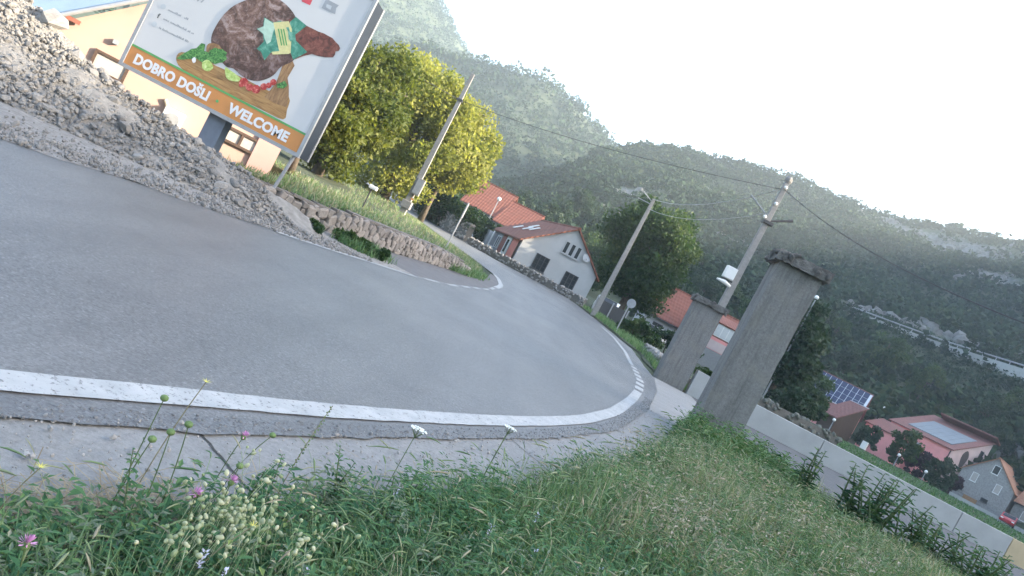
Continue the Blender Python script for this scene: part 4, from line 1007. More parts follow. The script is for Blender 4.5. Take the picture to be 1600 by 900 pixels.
# grey stone house on the far right
gh = thing('stone_house', 'grey rubble stone gable house with small windows at the far right', 'house', (65.5, 100.5, .1), math.radians(-44))
gable_y(gh, 6.4, 11, 4.0, 7.2, 3.2, M['greyhouse'], M['tile_orange'], .2)
for xx, zz, w, h, pm_ in ((3.5, 5.7, .8, 1.2, 'winglass'), (1.7, 3.6, .75, 1.25, 'curtain'), (4.6, 3.5, .75, 1.25, 'curtain'), (.8, 1.5, .75, .5, 'winglass'), (3.9, 1.4, .85, .5, 'winglass')):
    window_y(gh, xx, 0, zz, w, h, M['white_enamel'] if h > 1 else M['dark_metal'], M[pm_], 1)
bn = obj('timber_stack', MB().box((2.5, -.4, .5), (1.6, .5, .9)), mat('bench_wood', (.35, .2, .1), .8, .2, 6, .1), gh)
gh2 = thing('grey_annex', 'grey rendered annex with orange roof at the right edge beside the stone house', 'annex', (71.2, 96.6, .1), math.radians(-44))
gable_x(gh2, 9, 9, 3.2, 5.6, M['greyhouse'], M['tile_orange'], .25)
window_y(gh2, 1.6, 0, 1.9, .9, 1.2, M['white_enamel'], M['curtain'], 1); window_y(gh2, 4.4, 0, 1.6, 1.2, 1.2, M['white_enamel'], M['winglass'], 1)

# house with the solar roof and the timber hut in front
sh = thing('solar_house', 'pink house with blue solar panels covering its roof', 'house', (40.7, 114, .3), math.radians(-30))
sh.scale = (1.13, 1, 1.03)
w_, r_ = gable_x(sh, 12.4, 8, 3.3, 7.1, M['pinkhouse'], M['tile_dull'], .3)
s_ = (7.1 - 3.3) / 4; an = math.atan(s_)
for c_ in range(16):
    for rr in range(4):
        u_ = .3 + c_ * .745; yv = .15 + (rr + .5) * .93
        o = obj('solar_panel', MB().box((u_ + .5, yv, 3.3 + s_ * yv + .24), (.68, 1.2, .05), 0, Matrix.Rotation(an, 3, 'X')), M['solar'], r_)
        o2 = None
obj('panel_frame', MB().box((6.65, 1.98, 3.3 + s_ * 1.98 + .2), (11.95, 5.1, .05), 0, Matrix.Rotation(an, 3, 'X')), M['alu'], r_)
window_x(sh, 0, 3, 2.0, 1.0, 1.2, M['white_enamel'], M['winglass'], -1)
ht = thing('timber_hut', 'dark brown timber hut with dull red roof in front of the solar roof', 'hut', (43.74, 97.4, .2), math.atan2(-.93, .37))
w_, r_, s_ = mono(ht, 2.6, 3.5, 2.1, 4.6, M['brownwood'], M['tile_dull'], .35)
obj('ridge_flashing', MB().box((1.3, 3.75, 4.95), (3.2, .12, .08)), M['alu'], ht)
for k in range(7): obj('wall_plank', MB().box((2.62, .25 + k * .5, (2.1 + (.25 + k * .5) * s_) / 2 - .12), (.05, .485, 2.1 + (.25 + k * .5) * s_ - .3)), M['brownwood'], ht)
obj('white_cabinet', MB().box((4.6, 1.2, .5), (.6, 1.3, 1.0)), M['white_enamel'], None); bpy.context.view_layer.update()
cab = SC.objects['white_cabinet']; cab.matrix_world = Matrix.Translation((48.0, 92.2, .2)) @ Matrix.Rotation(-.6, 4, 'Z') @ Matrix.Translation((-4.6, -1.2, 0)); tag(cab, 'white chest standing in front of the brown timber hut', 'chest')

# ------------------------------------------------------------------ foliage
def cards(P, size, aspect=.6, up_bias=0.0, outward=None):
    """diamond leaves at P with random orientation"""
    n = len(P); a_ = rng.normal(size=(n, 3)); 
    if outward is not None: a_ = a_ + outward * .8
    a_[:, 2] += up_bias; a_ /= np.linalg.norm(a_, axis=1)[:, None]
    b_ = rng.normal(size=(n, 3)); b_ -= a_ * (a_ * b_).sum(1)[:, None]; b_ /= np.linalg.norm(b_, axis=1)[:, None]
    c_ = np.cross(a_, b_); s = np.broadcast_to(size, (n,))[:, None]
    bend = a_ * s * .12
    V = np.stack([P - b_ * s, P + c_ * s * aspect - bend, P + b_ * s, P - c_ * s * aspect - bend], 1).reshape(-1, 3)
    k = np.arange(n) * 4; return V, np.stack([k, k + 1, k + 2, k + 3], 1)
def crown(name, R3, nclump, nleaf, leaf, seed, m, parent=None, shape=1.0, cl=.34, bottom=-.75, shell=.55):
    """uneven crown: leaf clumps spread through an ellipsoid"""
    g = np.random.default_rng(seed); C = []
    while len(C) < nclump:
        p = g.uniform(-1, 1, 3); r = np.linalg.norm(p)
        if r > 1 or r < shell * g.random() ** .5 or p[2] < bottom: continue
        lim = 1 - .28 * (mnoise.noise(Vector(p * 1.6) + Vector((seed, 0, 0))) + .35)
        if r > lim: continue
        C.append(p)
    C = np.array(C) * np.array(R3); per = nleaf // nclump
    rad = np.mean(R3) * cl * g.uniform(.6, 1.25, nclump)
    d = g.normal(size=(nclump, per, 3)); d /= np.linalg.norm(d, axis=2)[:, :, None]; d *= g.random((nclump, per, 1)) ** .45
    P = (C[:, None] + d * rad[:, None, None] * np.array([1, 1, .75])).reshape(-1, 3)
    V, q = cards(P, leaf * g.uniform(.6, 1.25, len(P)), .62, .5)
    base = np.repeat(g.random(nclump), per); tint = np.clip(.55 * base + .45 * g.random(len(P)), 0, 1)
    me = np_mesh(name, V, [q], np.repeat(tint, 4)); return me
def limbs(R3, zc, r0, seed, nl=7):
    g = random.Random(seed); m_ = MB(); H = zc + R3[2] * .45
    pts = [(0, 0, -.3)]; 
    for k in range(1, 6): pts.append((g.uniform(-.12, .12) * k * .5, g.uniform(-.12, .12) * k * .5, H * k / 5))
    m_.tube(pts, [r0 * (1.25 if k == 0 else 1) * (1 - .75 * k / 5) for k in range(6)], 8)
    for k in range(nl):
        a_ = g.uniform(0, 6.28); z0_ = g.uniform(.3, .85) * H; e = Vector((math.cos(a_) * R3[0] * g.uniform(.45, .8), math.sin(a_) * R3[1] * g.uniform(.45, .8), min(zc + R3[2] * .7, z0_ + g.uniform(.2, .6) * R3[2])))
        s_ = Vector((0, 0, z0_)); mid = s_.lerp(e, .5) + Vector((0, 0, .15 * R3[2]))
        m_.tube([s_, mid, e], [r0 * .42, r0 * .26, r0 * .08], 6)
    return m_
def tree(name, label, cat, loc, R3, zc, nclump, nleaf, leaf, seed, m, r0=.2, group=None, **kw):
    t = thing(name, label, cat, loc, 0, group)
    obj('trunk', limbs(R3, zc, r0, seed).mesh('trunk', 0, True), M['bark'], t)
    o = obj('crown', crown('crown', R3, nclump, nleaf, leaf, seed, m, **kw), m, t); o.location = (0, 0, zc); return t
def gzb(x, y): return float(bank_z(np.float64(x), np.float64(y)))
tree('linden_tree', 'broad sunlit yellow-green tree directly behind the leaning pole', 'tree', (-10.0, 47.5, gzb(-10.0, 47.5)), (4.5, 3.9, 4.7), 4.65, 105, 34000, .135, 11, M['sunleaf'], .3, bottom=-.96)
tree('linden_tree', 'smaller sunlit leafy tree forming the right end of the yellow-green clump', 'tree', (-7.7, 50.5, gzb(-7.7, 50.5)), (2.6, 2.5, 3.3), 5.4, 55, 15000, .135, 12, M['sunleaf'], .22)
tree('linden_tree', 'darker leafy tree beside the right edge of the billboard', 'tree', (-11.0, 36, gzb(-11, 36)), (3.4, 3.2, 3.6), 3.5, 85, 22000, .13, 13, M['olive'], .28, bottom=-.9)
tree('small_tree', 'small crooked tree with bare lower trunk just right of the billboard', 'tree', (-7.6, 22.5, gzb(-7.6, 22.5)), (1.5, 1.4, 1.5), 2.3, 26, 6000, .09, 14, M['olive'], .11)
tree('walnut_tree', 'tall dark round tree with sunlit crown edge beside the white house', 'tree', (8.5, 60, .6), (3.7, 3.5, 4.7), 5.9, 105, 34000, .15, 15, M['darkleaf'], .35, bottom=-.85)
tree('dark_tree', 'dark tall tree standing right behind the near concrete pillar', 'tree', (20.6, 55, 0), (2.5, 2.5, 4.2), 4.4, 60, 12000, .19, 16, M['deepleaf'], .3, bottom=-.95)
tree('dark_tree', 'low dark bushy tree behind the parapet left of the timber hut', 'tree', (19.7, 47, 0), (1.6, 1.4, 1.1), 1.25, 36, 7000, .13, 17, M['deepleaf'], .16, bottom=-.95)
tree('dark_tree', 'dark thick tree joining the tall pillar tree on its right', 'tree', (22.6, 64, 0), (2.4, 2.4, 3.4), 3.7, 50, 9000, .2, 18, M['deepleaf'], .25, bottom=-.95)

def bush(name, label, cat, loc, R3, n, leaf, seed, m, group=None, zc=None):
    t = thing(name, label, cat, loc, 0, group); zc = R3[2] * .85 if zc is None else zc
    g = random.Random(seed); s_ = MB()
    for k in range(4): s_.tube([(g.uniform(-.2, .2), g.uniform(-.2, .2), -.1), (g.uniform(-.5, .5) * R3[0], g.uniform(-.5, .5) * R3[1], zc)], [.05, .02], 5)
    obj('stems', s_, M['bark'], t); o = obj('foliage', crown('foliage', R3, max(12, n // 120), n, leaf, seed, m, bottom=-.98), m, t); o.location = (0, 0, zc); return t
bush('garden_bush', 'round green bush between the timber hut and the pink annex', 'bush', (50.3, 96.3, .1), (1.7, 1.6, 1.9), 2600, .22, 21, M['deepleaf'])
bush('garden_bush', 'tall grey-green conical bush before the pink house front', 'bush', (54.5, 96, .1), (1.9, 1.8, 3.1), 3400, .22, 22, M['darkleaf'])
bush('garden_bush', 'purple leaved bush between two green bushes before the pink house', 'bush', (57.6, 96.5, .1), (1.4, 1.3, 2.2), 2400, .22, 23, M['purple'])
bush('garden_bush', 'large dark green bush before the corner of the pink house', 'bush', (59.9, 95.2, .1), (2.0, 1.9, 2.4), 3400, .22, 24, M['deepleaf'])
bush('garden_bush', 'purple bush tucked beside the left corner of the stone house', 'bush', (62.5, 96, .1), (1.2, 1.1, 1.7), 2000, .2, 25, M['purple'])
bush('garden_bush', 'green shrub showing over the broken parapet between the pillars', 'bush', (8.6, 28.6, 0), (.9, .7, .6), 2600, .09, 26, M['darkleaf'])
bush('garden_bush', 'leafy dark shrub in front of the white car by the long house', 'bush', (10.2, 45, .3), (1.9, 1.2, .8), 3400, .12, 27, M['deepleaf'])
bush('garden_bush', 'dark shrub by the round sign right of the corner pole', 'bush', (7.6, 42, .3), (1.4, 1.0, .7), 2800, .11, 28, M['darkleaf'])
bush('garden_bush', 'small scrubby bush growing on gravel at the end of the rubble heap', 'bush', (-4.3, 14.2, .02), (.55, .3, .15), 1500, .05, 29, M['darkleaf'])
bush('garden_bush', 'low grassy clump at the foot of the stone wall', 'bush', (-3.35, 15.6, .02), (.8, .4, .17), 2200, .05, 30, M['darkleaf'])
bush('garden_bush', 'dark evergreen shrub above the hedge beside the red roofed houses', 'bush', (-5.9, 68, .8), (1.6, 1.3, 2.0), 3000, .16, 31, M['deepleaf'])
bush('garden_bush', 'round shrub between the red roofed houses and the white house', 'bush', (-3.9, 72, .8), (1.3, 1.1, 1.5), 2400, .16, 32, M['darkleaf'])
bush('garden_bush', 'tall dark shrub at the foot of the sunlit tree by the branch road', 'bush', (-8.3, 62, .8), (2.6, 1.5, 1.9), 4200, .16, 33, M['deepleaf'])

# hedge on a stone wall on the far side of the branch road
def along(P, Q, n): return [np.array(P) + (np.array(Q) - np.array(P)) * k / n for k in range(n + 1)]
def stone_course_wall(name, label, A, B, h, thick, m, n, seed, stone=.3):
    A = np.array(A, float); B = np.array(B, float); d = B - A; L = np.linalg.norm(d[:2]); ang = math.atan2(d[1], d[0])
    t = thing(name, label, 'stone wall', (A[0], A[1], A[2]), ang)
    slope = (B[2] - A[2]) / L; c = MB(); c.add([(0, -thick / 2, -.3), (L, -thick / 2, -.3 + slope * L), (L, thick / 2, -.3 + slope * L), (0, thick / 2, -.3), (0, -thick / 2, h), (L, -thick / 2, h + slope * L), (L, thick / 2, h + slope * L), (0, thick / 2, h)], [(3, 2, 1, 0), (4, 5, 6, 7), (0, 1, 5, 4), (1, 2, 6, 5), (2, 3, 7, 6), (3, 0, 4, 7)])
    obj('wall_core', c, M['mortar'], t)
    g = np.random.default_rng(seed); k = int(L * h / (stone * stone * .75)); x = g.uniform(0, L, k); z = g.uniform(0, h, k)
    P = np.stack([x, np.full(k, -thick / 2) + g.normal(0, .02, k), z + slope * x], -1)
    k2 = int(L / stone * 2); x2 = g.uniform(0, L, k2); P2 = np.stack([x2, g.uniform(-thick / 2, thick / 2, k2), h + slope * x2 + .02 + 0 * x2], -1)
    scatter_rocks('stones', np.concatenate([P, P2]), g.uniform(.35, .62, k + k2) * stone, m, t); return t
stone_course_wall('stone_wall', 'grey stone wall carrying the clipped hedge across the branch road', (-13.5, 70, 1.0), (-4.9, 57.5, .72), 1.3, .5, M['wallstone'], 0, 5)
stone_course_wall('stone_wall', 'low mossy stone wall along the road below the white house', (-4.6, 56.2, .6), (5.0, 51.6, .5), .55, .45, M['rock'], 0, 6, .26)
stone_course_wall('stone_wall', 'rough dark stone wall behind the parapet under the low bushy tree', (12.5, 37, 0), (18.6, 38.5, 0), .85, .5, M['mossrock'], 0, 7, .34)
stone_course_wall('stone_wall', 'old overgrown stone wall edging the roadside grass left of the smaller pillar', (7.3, 36.5, .15), (7.0, 26.4, .02), .42, .4, M['rock'], 0, 8, .24)
hd = thing('hedge', 'clipped dark hedge on top of the grey stone wall across the branch road', 'hedge', (-9.2, 63.8, .9))
g = np.random.default_rng(3); n = 9000; tpar = g.random(n); X = -13.5 + 8.6 * tpar; Y = 70 - 12.5 * tpar; P = np.stack([X + 9.2 + g.normal(0, .45, n), Y - 63.8 + g.normal(0, .45, n) + .5, 1.2 + g.random(n) * 1.25 - .2 * tpar + .25 * np.sin(tpar * 25)], -1)
Vh, qh = cards(P, .14 * g.uniform(.6, 1.2, n), .62, .4); obj('foliage', np_mesh('foliage', Vh, [qh], np.repeat(g.random(n), 4)), M['darkleaf'], hd)
st_ = MB()
for k in range(30): tt_ = k / 29; st_.tube([(-13.5 + 8.6 * tt_ + 9.2, 70 - 12.5 * tt_ - 63.8 + .4, 0.9), (-13.5 + 8.6 * tt_ + 9.2, 70 - 12.5 * tt_ - 63.8 + .5, 2.1)], .03, 4)
obj('stems', st_, M['bark'], hd)

WA, WB, WC = march(1322, 500), march(1472, 556), march(1640, 612)
def wall_clear(x, y):
    th = np.degrees(np.arctan2(x, y)); r = np.hypot(x, y); tw = [math.degrees(math.atan2(p[0], p[1])) for p in (WA, WB, WC)]; rw = np.interp(th, tw, [math.hypot(p[0], p[1]) for p in (WA, WB, WC)])
    return (th > tw[0] - .3) & (th < tw[2] + 2) & (r < rw + 4) & (r > rw - 24)
# mid-ground trees: individuals in front of the hillside
protos = []
for k in range(4):
    R3 = [(2.6, 2.6, 3.0), (3.1, 3.0, 2.8), (2.2, 2.2, 3.4), (3.4, 3.2, 3.2)][k]
    protos.append((limbs(R3, R3[2] + .8, .2, 60 + k, 5).mesh('trunk', 0, True), crown('crown', R3, 44, 4600, .24, 70 + k, None, bottom=-.95), R3))
kinds = [('rounded', 'deepleaf'), ('spreading', 'darkleaf'), ('upright', 'deepleaf'), ('broad', 'darkleaf')]
for a_, (tk, cr_, R3) in enumerate(protos):
    tk.materials.append(M['bark']); cr_.materials.append(M[kinds[a_][1]])
spots = []; g = np.random.default_rng(21)
def houses_clear(x, y):
    for hx_, hy_, rr in ((46, 112, 13), (52, 108, 9), (61, 112, 14), (70, 104, 13), (44, 97, 8), (78, 100, 11), (17, 79, 9), (3, 63, 10), (-7, 86, 8), (-4, 60, 4)):
        if math.hypot(x - hx_, y - hy_) < rr: return False
    # keep the sight line to the houses open
    th = math.degrees(math.atan2(x, y)); r = math.hypot(x, y)
    if r < 112 and 23 < th < 42: return False
    if r < 92 and -9 < th < 19: return False
    return True
while len(spots) < 64:
    th = math.radians(g.uniform(-9, 41)); r = g.uniform(88, 168); x, y = r * math.sin(th), r * math.cos(th)
    if not houses_clear(x, y) or bool(wall_clear(x, y)): continue
    if any(math.hypot(x - a_, y - b_) < 4.2 for a_, b_ in spots): continue
    spots.append((x, y))
spots.sort(key=lambda p: math.hypot(*p))
for (x, y) in spots:
    k = int(g.integers(0, 4)); tk, cr_, R3 = protos[k]; s_ = g.uniform(.75, 1.25) * (1 if math.hypot(x, y) > 105 else .8)
    z = float(terrain_z(np.array([x]), np.array([y]))[0]) - .2
    where = 'behind the pink and solar houses' if math.atan2(x, y) > .3 else 'behind the white house'
    t = thing('hillside_tree', kinds[k][0] + ' dark green tree at the hill foot ' + where, 'tree', (x, y, z), g.uniform(0, 6), 'trees in the belt at the foot of the hill')
    t.scale = (s_, s_, s_ * g.uniform(.9, 1.15)); obj('trunk', tk, None, t); o = obj('crown', cr_, None, t); o.location = (0, 0, R3[2] + .8)

# far wood on the slopes: one mass
def forest(name, n, th0, th1, r0, r1, size, per, seed, leafk=.24, need=None):
    g = np.random.default_rng(seed); th = np.radians(g.uniform(th0, th1, n * 4)); r = np.sqrt(g.uniform(r0 ** 2, r1 ** 2, n * 4)); x = r * np.sin(th); y = r * np.cos(th)
    deg = np.degrees(th)
    h = hills(x, y); nearR = np.interp(deg, T_A, R_A)
    ok = (h > 2.5) & (rockmask(x, y) - .75 * g.random(len(x)) ** 2 < .2)
    ok &= wall_clear(x, y) if name == 'slope_scrub' else ~(wall_clear(x, y) & (g.random(len(x)) < .93))
    if need is not None: ok &= need(x, y, r, deg, nearR)
    x, y = x[ok][:n], y[ok][:n]; n = len(x); z = terrain_z(x, y)
    s = size * g.uniform(.55, 1.3, n); 
    d = g.normal(size=(n, per, 3)); d /= np.linalg.norm(d, axis=2)[:, :, None]; d *= (.55 + .45 * g.random((n, per, 1))); d[:, :, 2] = d[:, :, 2] * .75 + .35
    P = np.stack([x, y, z], -1)[:, None] + d * s[:, None, None]
    Vf, qf = cards(P.reshape(-1, 3), (s[:, None] * leafk * g.uniform(.7, 1.4, (n, per))).ravel(), .7, .8)
    patch = fbm(x, y, 45, 3) * .35 + .45
    tint = np.clip(patch[:, None] + .25 * g.normal(size=(n, 1)) * .6 + .2 * g.normal(size=(n, per)), 0, 1)
    o = obj(name, np_mesh(name, Vf, [qf], np.repeat(tint.ravel(), 4)), M['forest']); return tag(o, kind='stuff')
forest('hillside_wood', 6300, -14, 44, 112, 395, 3.2, 52, 31, .2, lambda x, y, r, d, R: (r < R + 10))
def scrub_need(x, y, r, d, R):
    return wall_clear(x, y)
forest('slope_scrub', 620, 18, 38, 150, 240, 1.3, 45, 37, .2, None)
forest('distant_wood', 7400, -30, 8, 330, 850, 5.3, 30, 32, .19, lambda x, y, r, d, R: (r > R + 20) & (r < 840))
forest('valley_side_wood', 1800, 44, 130, 90, 250, 2.6, 16, 33, .3, lambda x, y, r, d, R: (r < R - 25))
forest('distant_wood', 1000, -175, -30, 250, 800, 5.5, 14, 34, .32)

# ------------------------------------------------------------------ hillside road with its retaining wall
A_ = march(1322, 500); B_ = march(1472, 556); C_ = march(1640, 612)
hw = thing('hillside_road_wall', 'pale retaining wall of the hillside road with grey guard rail along its top', 'retaining wall', tuple(A_))
for (p, q_, hh) in ((A_, B_, 3.0), (B_, C_, 3.2)):
    p = np.array(p); q_ = np.array(q_); d = q_ - p; nn_ = np.array([d[1], -d[0], 0]); nn_ /= np.linalg.norm(nn_)
    if nn_ @ p > 0: nn_ = -nn_
    base = [p + nn_ * 1.5, q_ + nn_ * 1.5]; m_ = MB()
    pts = [base[0] - [0, 0, 4], base[1] - [0, 0, 4], base[1] + [0, 0, 2.6], base[0] + [0, 0, 2.6]]
    m_.poly_prism([Vector(v - A_) for v in pts], Vector(-nn_), .6); obj('wall', m_, M['parapet'], hw)
    r0_ = base[0] + np.array([0, 0, 2.6 + .75]); r1_ = base[1] + np.array([0, 0, 2.6 + .75])
    obj('guard_rail', MB().tube([Vector(r0_ - A_ - nn_ * .3), Vector(r1_ - A_ - nn_ * .3)], .17, 6), M['grey_metal'], hw)
    for k in range(9):
        c_ = base[0] + (base[1] - base[0]) * k / 8 - nn_ * .3; obj('rail_post', MB().box(Vector(c_ - A_ + np.array([0, 0, 2.6 + .35])), (.15, .15, .8)), M['grey_metal'], hw)
g = np.random.default_rng(71); P = []; S = []
for c_, a_, b_ in OUTC:
    k = int(10 + a_ * b_ * .16); rr = math.hypot(c_[0], c_[1]); ux, uy = c_[0] / rr, c_[1] / rr; dt = g.normal(0, .55, k) * a_; dr = g.normal(0, .5, k) * b_
    x = c_[0] + ux * dr - uy * dt; y = c_[1] + uy * dr + ux * dt; P.append(np.stack([x, y, terrain_z(x, y)], -1)); S.append(np.clip(g.lognormal(.1, .5, k), .5, 2.6))
scatter_rocks('limestone_crags', np.concatenate(P), np.concatenate(S), mat('limestone', (.17, .172, .166), .95, .4, .5, .8, 3, .2), kind='stuff')
P = []
for px, py in [(1480 + 7 * k, 553 + 2.4 * k + random.uniform(-6, 6)) for k in range(18)] + [(1565 + random.uniform(-30, 30), 700 + random.uniform(-15, 25)) for k in range(26)]: P.append(march(px, py))
P = np.array(P); scatter_rocks('hillside_boulders', P + [0, 0, .5], rng.uniform(.5, 1.3, len(P)), bpy.data.materials['limestone'])


# ------------------------------------------------------------------ lamps and signs
def globe_lamp(label, px, py, Y, r=.21, hbase=None):
    p = at(px, py, Y); zb = float(gz(p[0], p[1])) if hbase is None else hbase
    t = thing('street_lamp', label, 'street lamp', (p[0], p[1], zb), 0, 'white globe street lamps')
    obj('post', MB().tube([(0, 0, -.1), (0, 0, p[2] - zb - r * .8)], [.07, .045], 8), M['grey_metal'], t)
    obj('globe', MB().ball((0, 0, p[2] - zb), r, 12, 8).mesh('globe', 0, True), M['glass_lamp'], t)
    obj('collar', MB().tube([(0, 0, p[2] - zb - r * 1.05), (0, 0, p[2] - zb - r * .75)], [.06, .12], 8), M['dark_metal'], t)
globe_lamp('white globe lamp before the timber hut wall', 1303.5, 656, 94)
globe_lamp('white globe lamp before the conical bush of the pink house', 1405, 711, 93)
globe_lamp('white globe lamp before the large dark bush by the pink house', 1447, 737, 92)
globe_lamp('white globe lamp right of the near pillar top above dark trees', 1276, 465, 54, .17)
globe_lamp('white globe lamp on the slope behind the solar roof', 1382, 637, 122, .2)
globe_lamp('white globe lamp before the red roofed houses behind the white house', 780, 311, 76, .22)
globe_lamp('white globe lamp by the stone house yard wall', 1546, 806, 94, .2)
p = at(583, 293, 22); zb = gzb(p[0], p[1])
gl_ = thing('garden_lamp', 'short garden lamp with white head on the bank above the stone wall', 'garden lamp', (p[0] - .02, p[1], zb))
obj('post', MB().tube([(0, 0, -.1), (0, 0, p[2] - zb - .06)], .022, 8), M['dark_metal'], gl_)
obj('lamp_head', MB().box((.03, 0, p[2] - zb), (.26, .18, .12)).mesh('lamp_head', .03), M['white_enamel'], gl_)
p = at(735, 318, 33); b_ = at(699, 382, 33); zb = float(b_[2])
sg = thing('sign_post', 'thin grey sign post seen edge-on at the island grass by the branch road', 'sign post', (b_[0], 33, zb - .1))
obj('post', MB().tube([(0, 0, -.3), (0, 0, p[2] - zb + .1)], .04, 8), M['grey_metal'], sg)
obj('sign_plate', MB().box((.02, 0, p[2] - zb - .3), (.03, .5, .7)).mesh('sign_plate', .005), M['grey_metal'], sg)
p = at(986, 474, 41); b_ = at(968, 506, 41)
sg = thing('road_sign', 'round grey road sign seen from behind at the roadside right of the corner pole', 'road sign', (b_[0], 41, float(b_[2]) - .1))
hh = float(p[2] - b_[2]) + .1
obj('post', MB().tube([(0, 0, -.4), (0, 0, hh + .15)], .04, 8), M['grey_metal'], sg)
obj('sign_plate', MB().tube([(.05, -.05, hh), (.06, -.03, hh)], .26, 18).mesh('sign_plate'), M['grey_metal'], sg)

# ------------------------------------------------------------------ cars
def car(label, loc, rz, m):
    t = thing('parked_car', label, 'car', loc, rz, 'parked cars')
    prof = [(-2.0, .35), (-2.05, .75), (-1.75, .92), (-1.0, 1.0), (-.45, 1.42), (.9, 1.46), (1.55, 1.05), (2.0, .95), (2.05, .4), (1.7, .28), (-1.7, .28)]
    obj('body', MB().poly_prism([(x, -.82, z) for x, z in prof], (0, 1, 0), 1.64).mesh('body', .06, True), m, t)
    gl2 = MB()
    for sy in (-.826, .826): gl2.add([(-.85, sy, 1.03), (1.3, sy, 1.06), (.85, sy, 1.38), (-.4, sy, 1.36)], [(0, 1, 2, 3)])
    gl2.add([(-1.0, -.7, 1.03), (-1.0, .7, 1.03), (-.5, .62, 1.42), (-.5, -.62, 1.42)], [(0, 1, 2, 3)]); gl2.v[-4:] = [(v[0] - .03, v[1], v[2] + .02) for v in gl2.v[-4:]]
    obj('windows', gl2, M['winglass'], t)
    for sx in (-1.3, 1.3):
        for sy in (-.8, .8):
            w_ = obj('wheel', MB().tube([(sx, sy - .09, .31), (sx, sy + .09, .31)], .31, 16), M['dark_metal'], t)
            obj('rim', MB().tube([(sx, sy - .1 if sy < 0 else sy + .1, .31), (sx, sy - .085 if sy < 0 else sy + .085, .31)], .19, 12), M['grey_metal'], w_)
    for sy in (-.6, .6): obj('headlight', MB().box((-2.0, sy, .72), (.12, .3, .14)), M['glass_lamp'], t)
    return t
M['carwhite'] = mat('white_car_paint', (.75, .77, .78), .3, .02, 5, 0); M['carred'] = mat('red_car_paint', (.45, .04, .05), .3, .05, 5, 0)
p = at(1032, 520, 62); car('white car parked behind shrubs in front of the long red roofed house', (p[0] - .4, 62, .25), 1.2, M['carwhite'])
p = at(946, 474, 53); car('white car half hidden behind the dark fence beside the walnut tree', (p[0] + .3, 54, .42), 1.4, M['carwhite'])
p = at(1571, 820, 92); car('small red car parked in front of the grey annex', (p[0], 92, 0), .9, M['carred'])
fn = thing('mesh_fence', 'dark grey fence panel at the corner of the white house beside the pole', 'fence', (5.6, 51.5, .45), .1)
obj('fence_panel', MB().box((1.2, 0, .55), (2.4, .05, 1.2)), M['dark_metal'], fn)
for k in range(3): obj('fence_post', MB().box((k * 1.2, -.06, .6), (.08, .08, 1.4)), M['grey_metal'], fn)
yw = thing('yard_wall', 'low pale kerb wall along the yard of the stone house', 'wall', (62, 93.2, 0), math.radians(-24))
obj('wall_body', MB().box((9, 0, .2), (20, .3, .7)), M['parapet'], yw)
lawn = sheet('lawn_strip', np.arange(48, 94, 4), lambda y: np.full(len(y), 24.) + (y - 48) * .3, lambda y: np.full(len(y), 62.) + (y - 48) * .5, .02, M['lawn'], 8)

# ------------------------------------------------------------------ grass verge and wild plants
VB_Y = [-3, 0, 1.4, 1.97, 2.58, 3.62, 4.96, 8.69, 12.4, 13.6, 14.5]
VB_X = [-4.5, -2.5, -1.4, -.98, -.66, -.10, .66, 2.30, 3.60, 4.1, 5.0]
def verge_in(x, y):
    e = x - np.interp(y, VB_Y, VB_X); back = np.interp(x, [3.5, 4.3, 5.2, 5.7, 6.4, 8, 12, 20], [13.2, 13.6, 13.4, 12.6, 11.2, 10.4, 9.6, 9.0]) - y
    return np.minimum(e, back)
def verge_z(x, y):
    d = np.clip(verge_in(x, y), 0, 5); return .02 + .10 * sstep(0, 1.2, d) + .04 * np.sin(x * 1.9) * np.sin(y * 1.3) * sstep(0, 1, d)
gx = np.linspace(-4.5, 20, 110); gy = np.linspace(-3, 14.2, 90); GX, GY = np.meshgrid(gx, gy, indexing='ij'); DI = verge_in(GX, GY)
n = len(gy); i = np.arange(len(gx) - 1)[:, None]; j = np.arange(n - 1)[None]; q = np.stack([i * n + j, (i + 1) * n + j, (i + 1) * n + j + 1, i * n + j + 1], -1).reshape(-1, 4)
keep = (DI.reshape(-1)[q] > -.12).all(1)
vz = np.where(DI > 0, verge_z(GX, GY), -.0)
verge = obj('verge_soil', np_mesh('verge_soil', np.stack([GX, GY, vz + .004], -1).reshape(-1, 3), [q[keep]], None, True), mat('verge_soil', (.085, .08, .05), .95, .3, 9, .8, 30, .03)); tag(verge, kind='structure')

def blades(P, h, w, lean, az, seg=3):
    n = len(P); dx = np.stack([np.cos(az), np.sin(az), 0 * az], -1); sx = np.stack([-np.sin(az), np.cos(az), 0 * az], -1); V = []
    for k in range(seg):
        t = k / seg; c_ = P + dx * (h * lean * t ** 2)[:, None]; c_[:, 2] += h * (t - .28 * lean * t ** 2); ww_ = (w * (1 - .6 * t))[:, None] * sx * .5
        V += [c_ - ww_, c_ + ww_]
    c_ = P + dx * (h * lean)[:, None]; c_[:, 2] += h * (1 - .28 * lean) * np.where(lean > .9, .85, 1.); V.append(c_)
    m_ = 2 * seg + 1; V = np.stack(V, 1).reshape(-1, 3); k0 = np.arange(n) * m_
    Q = [np.stack([k0 + 2 * k, k0 + 2 * k + 1, k0 + 2 * k + 3, k0 + 2 * k + 2], 1) for k in range(seg - 1)]
    Tt = np.stack([k0 + 2 * seg - 2, k0 + 2 * seg - 1, k0 + 2 * seg], 1); return V, [np.concatenate(Q), Tt], m_
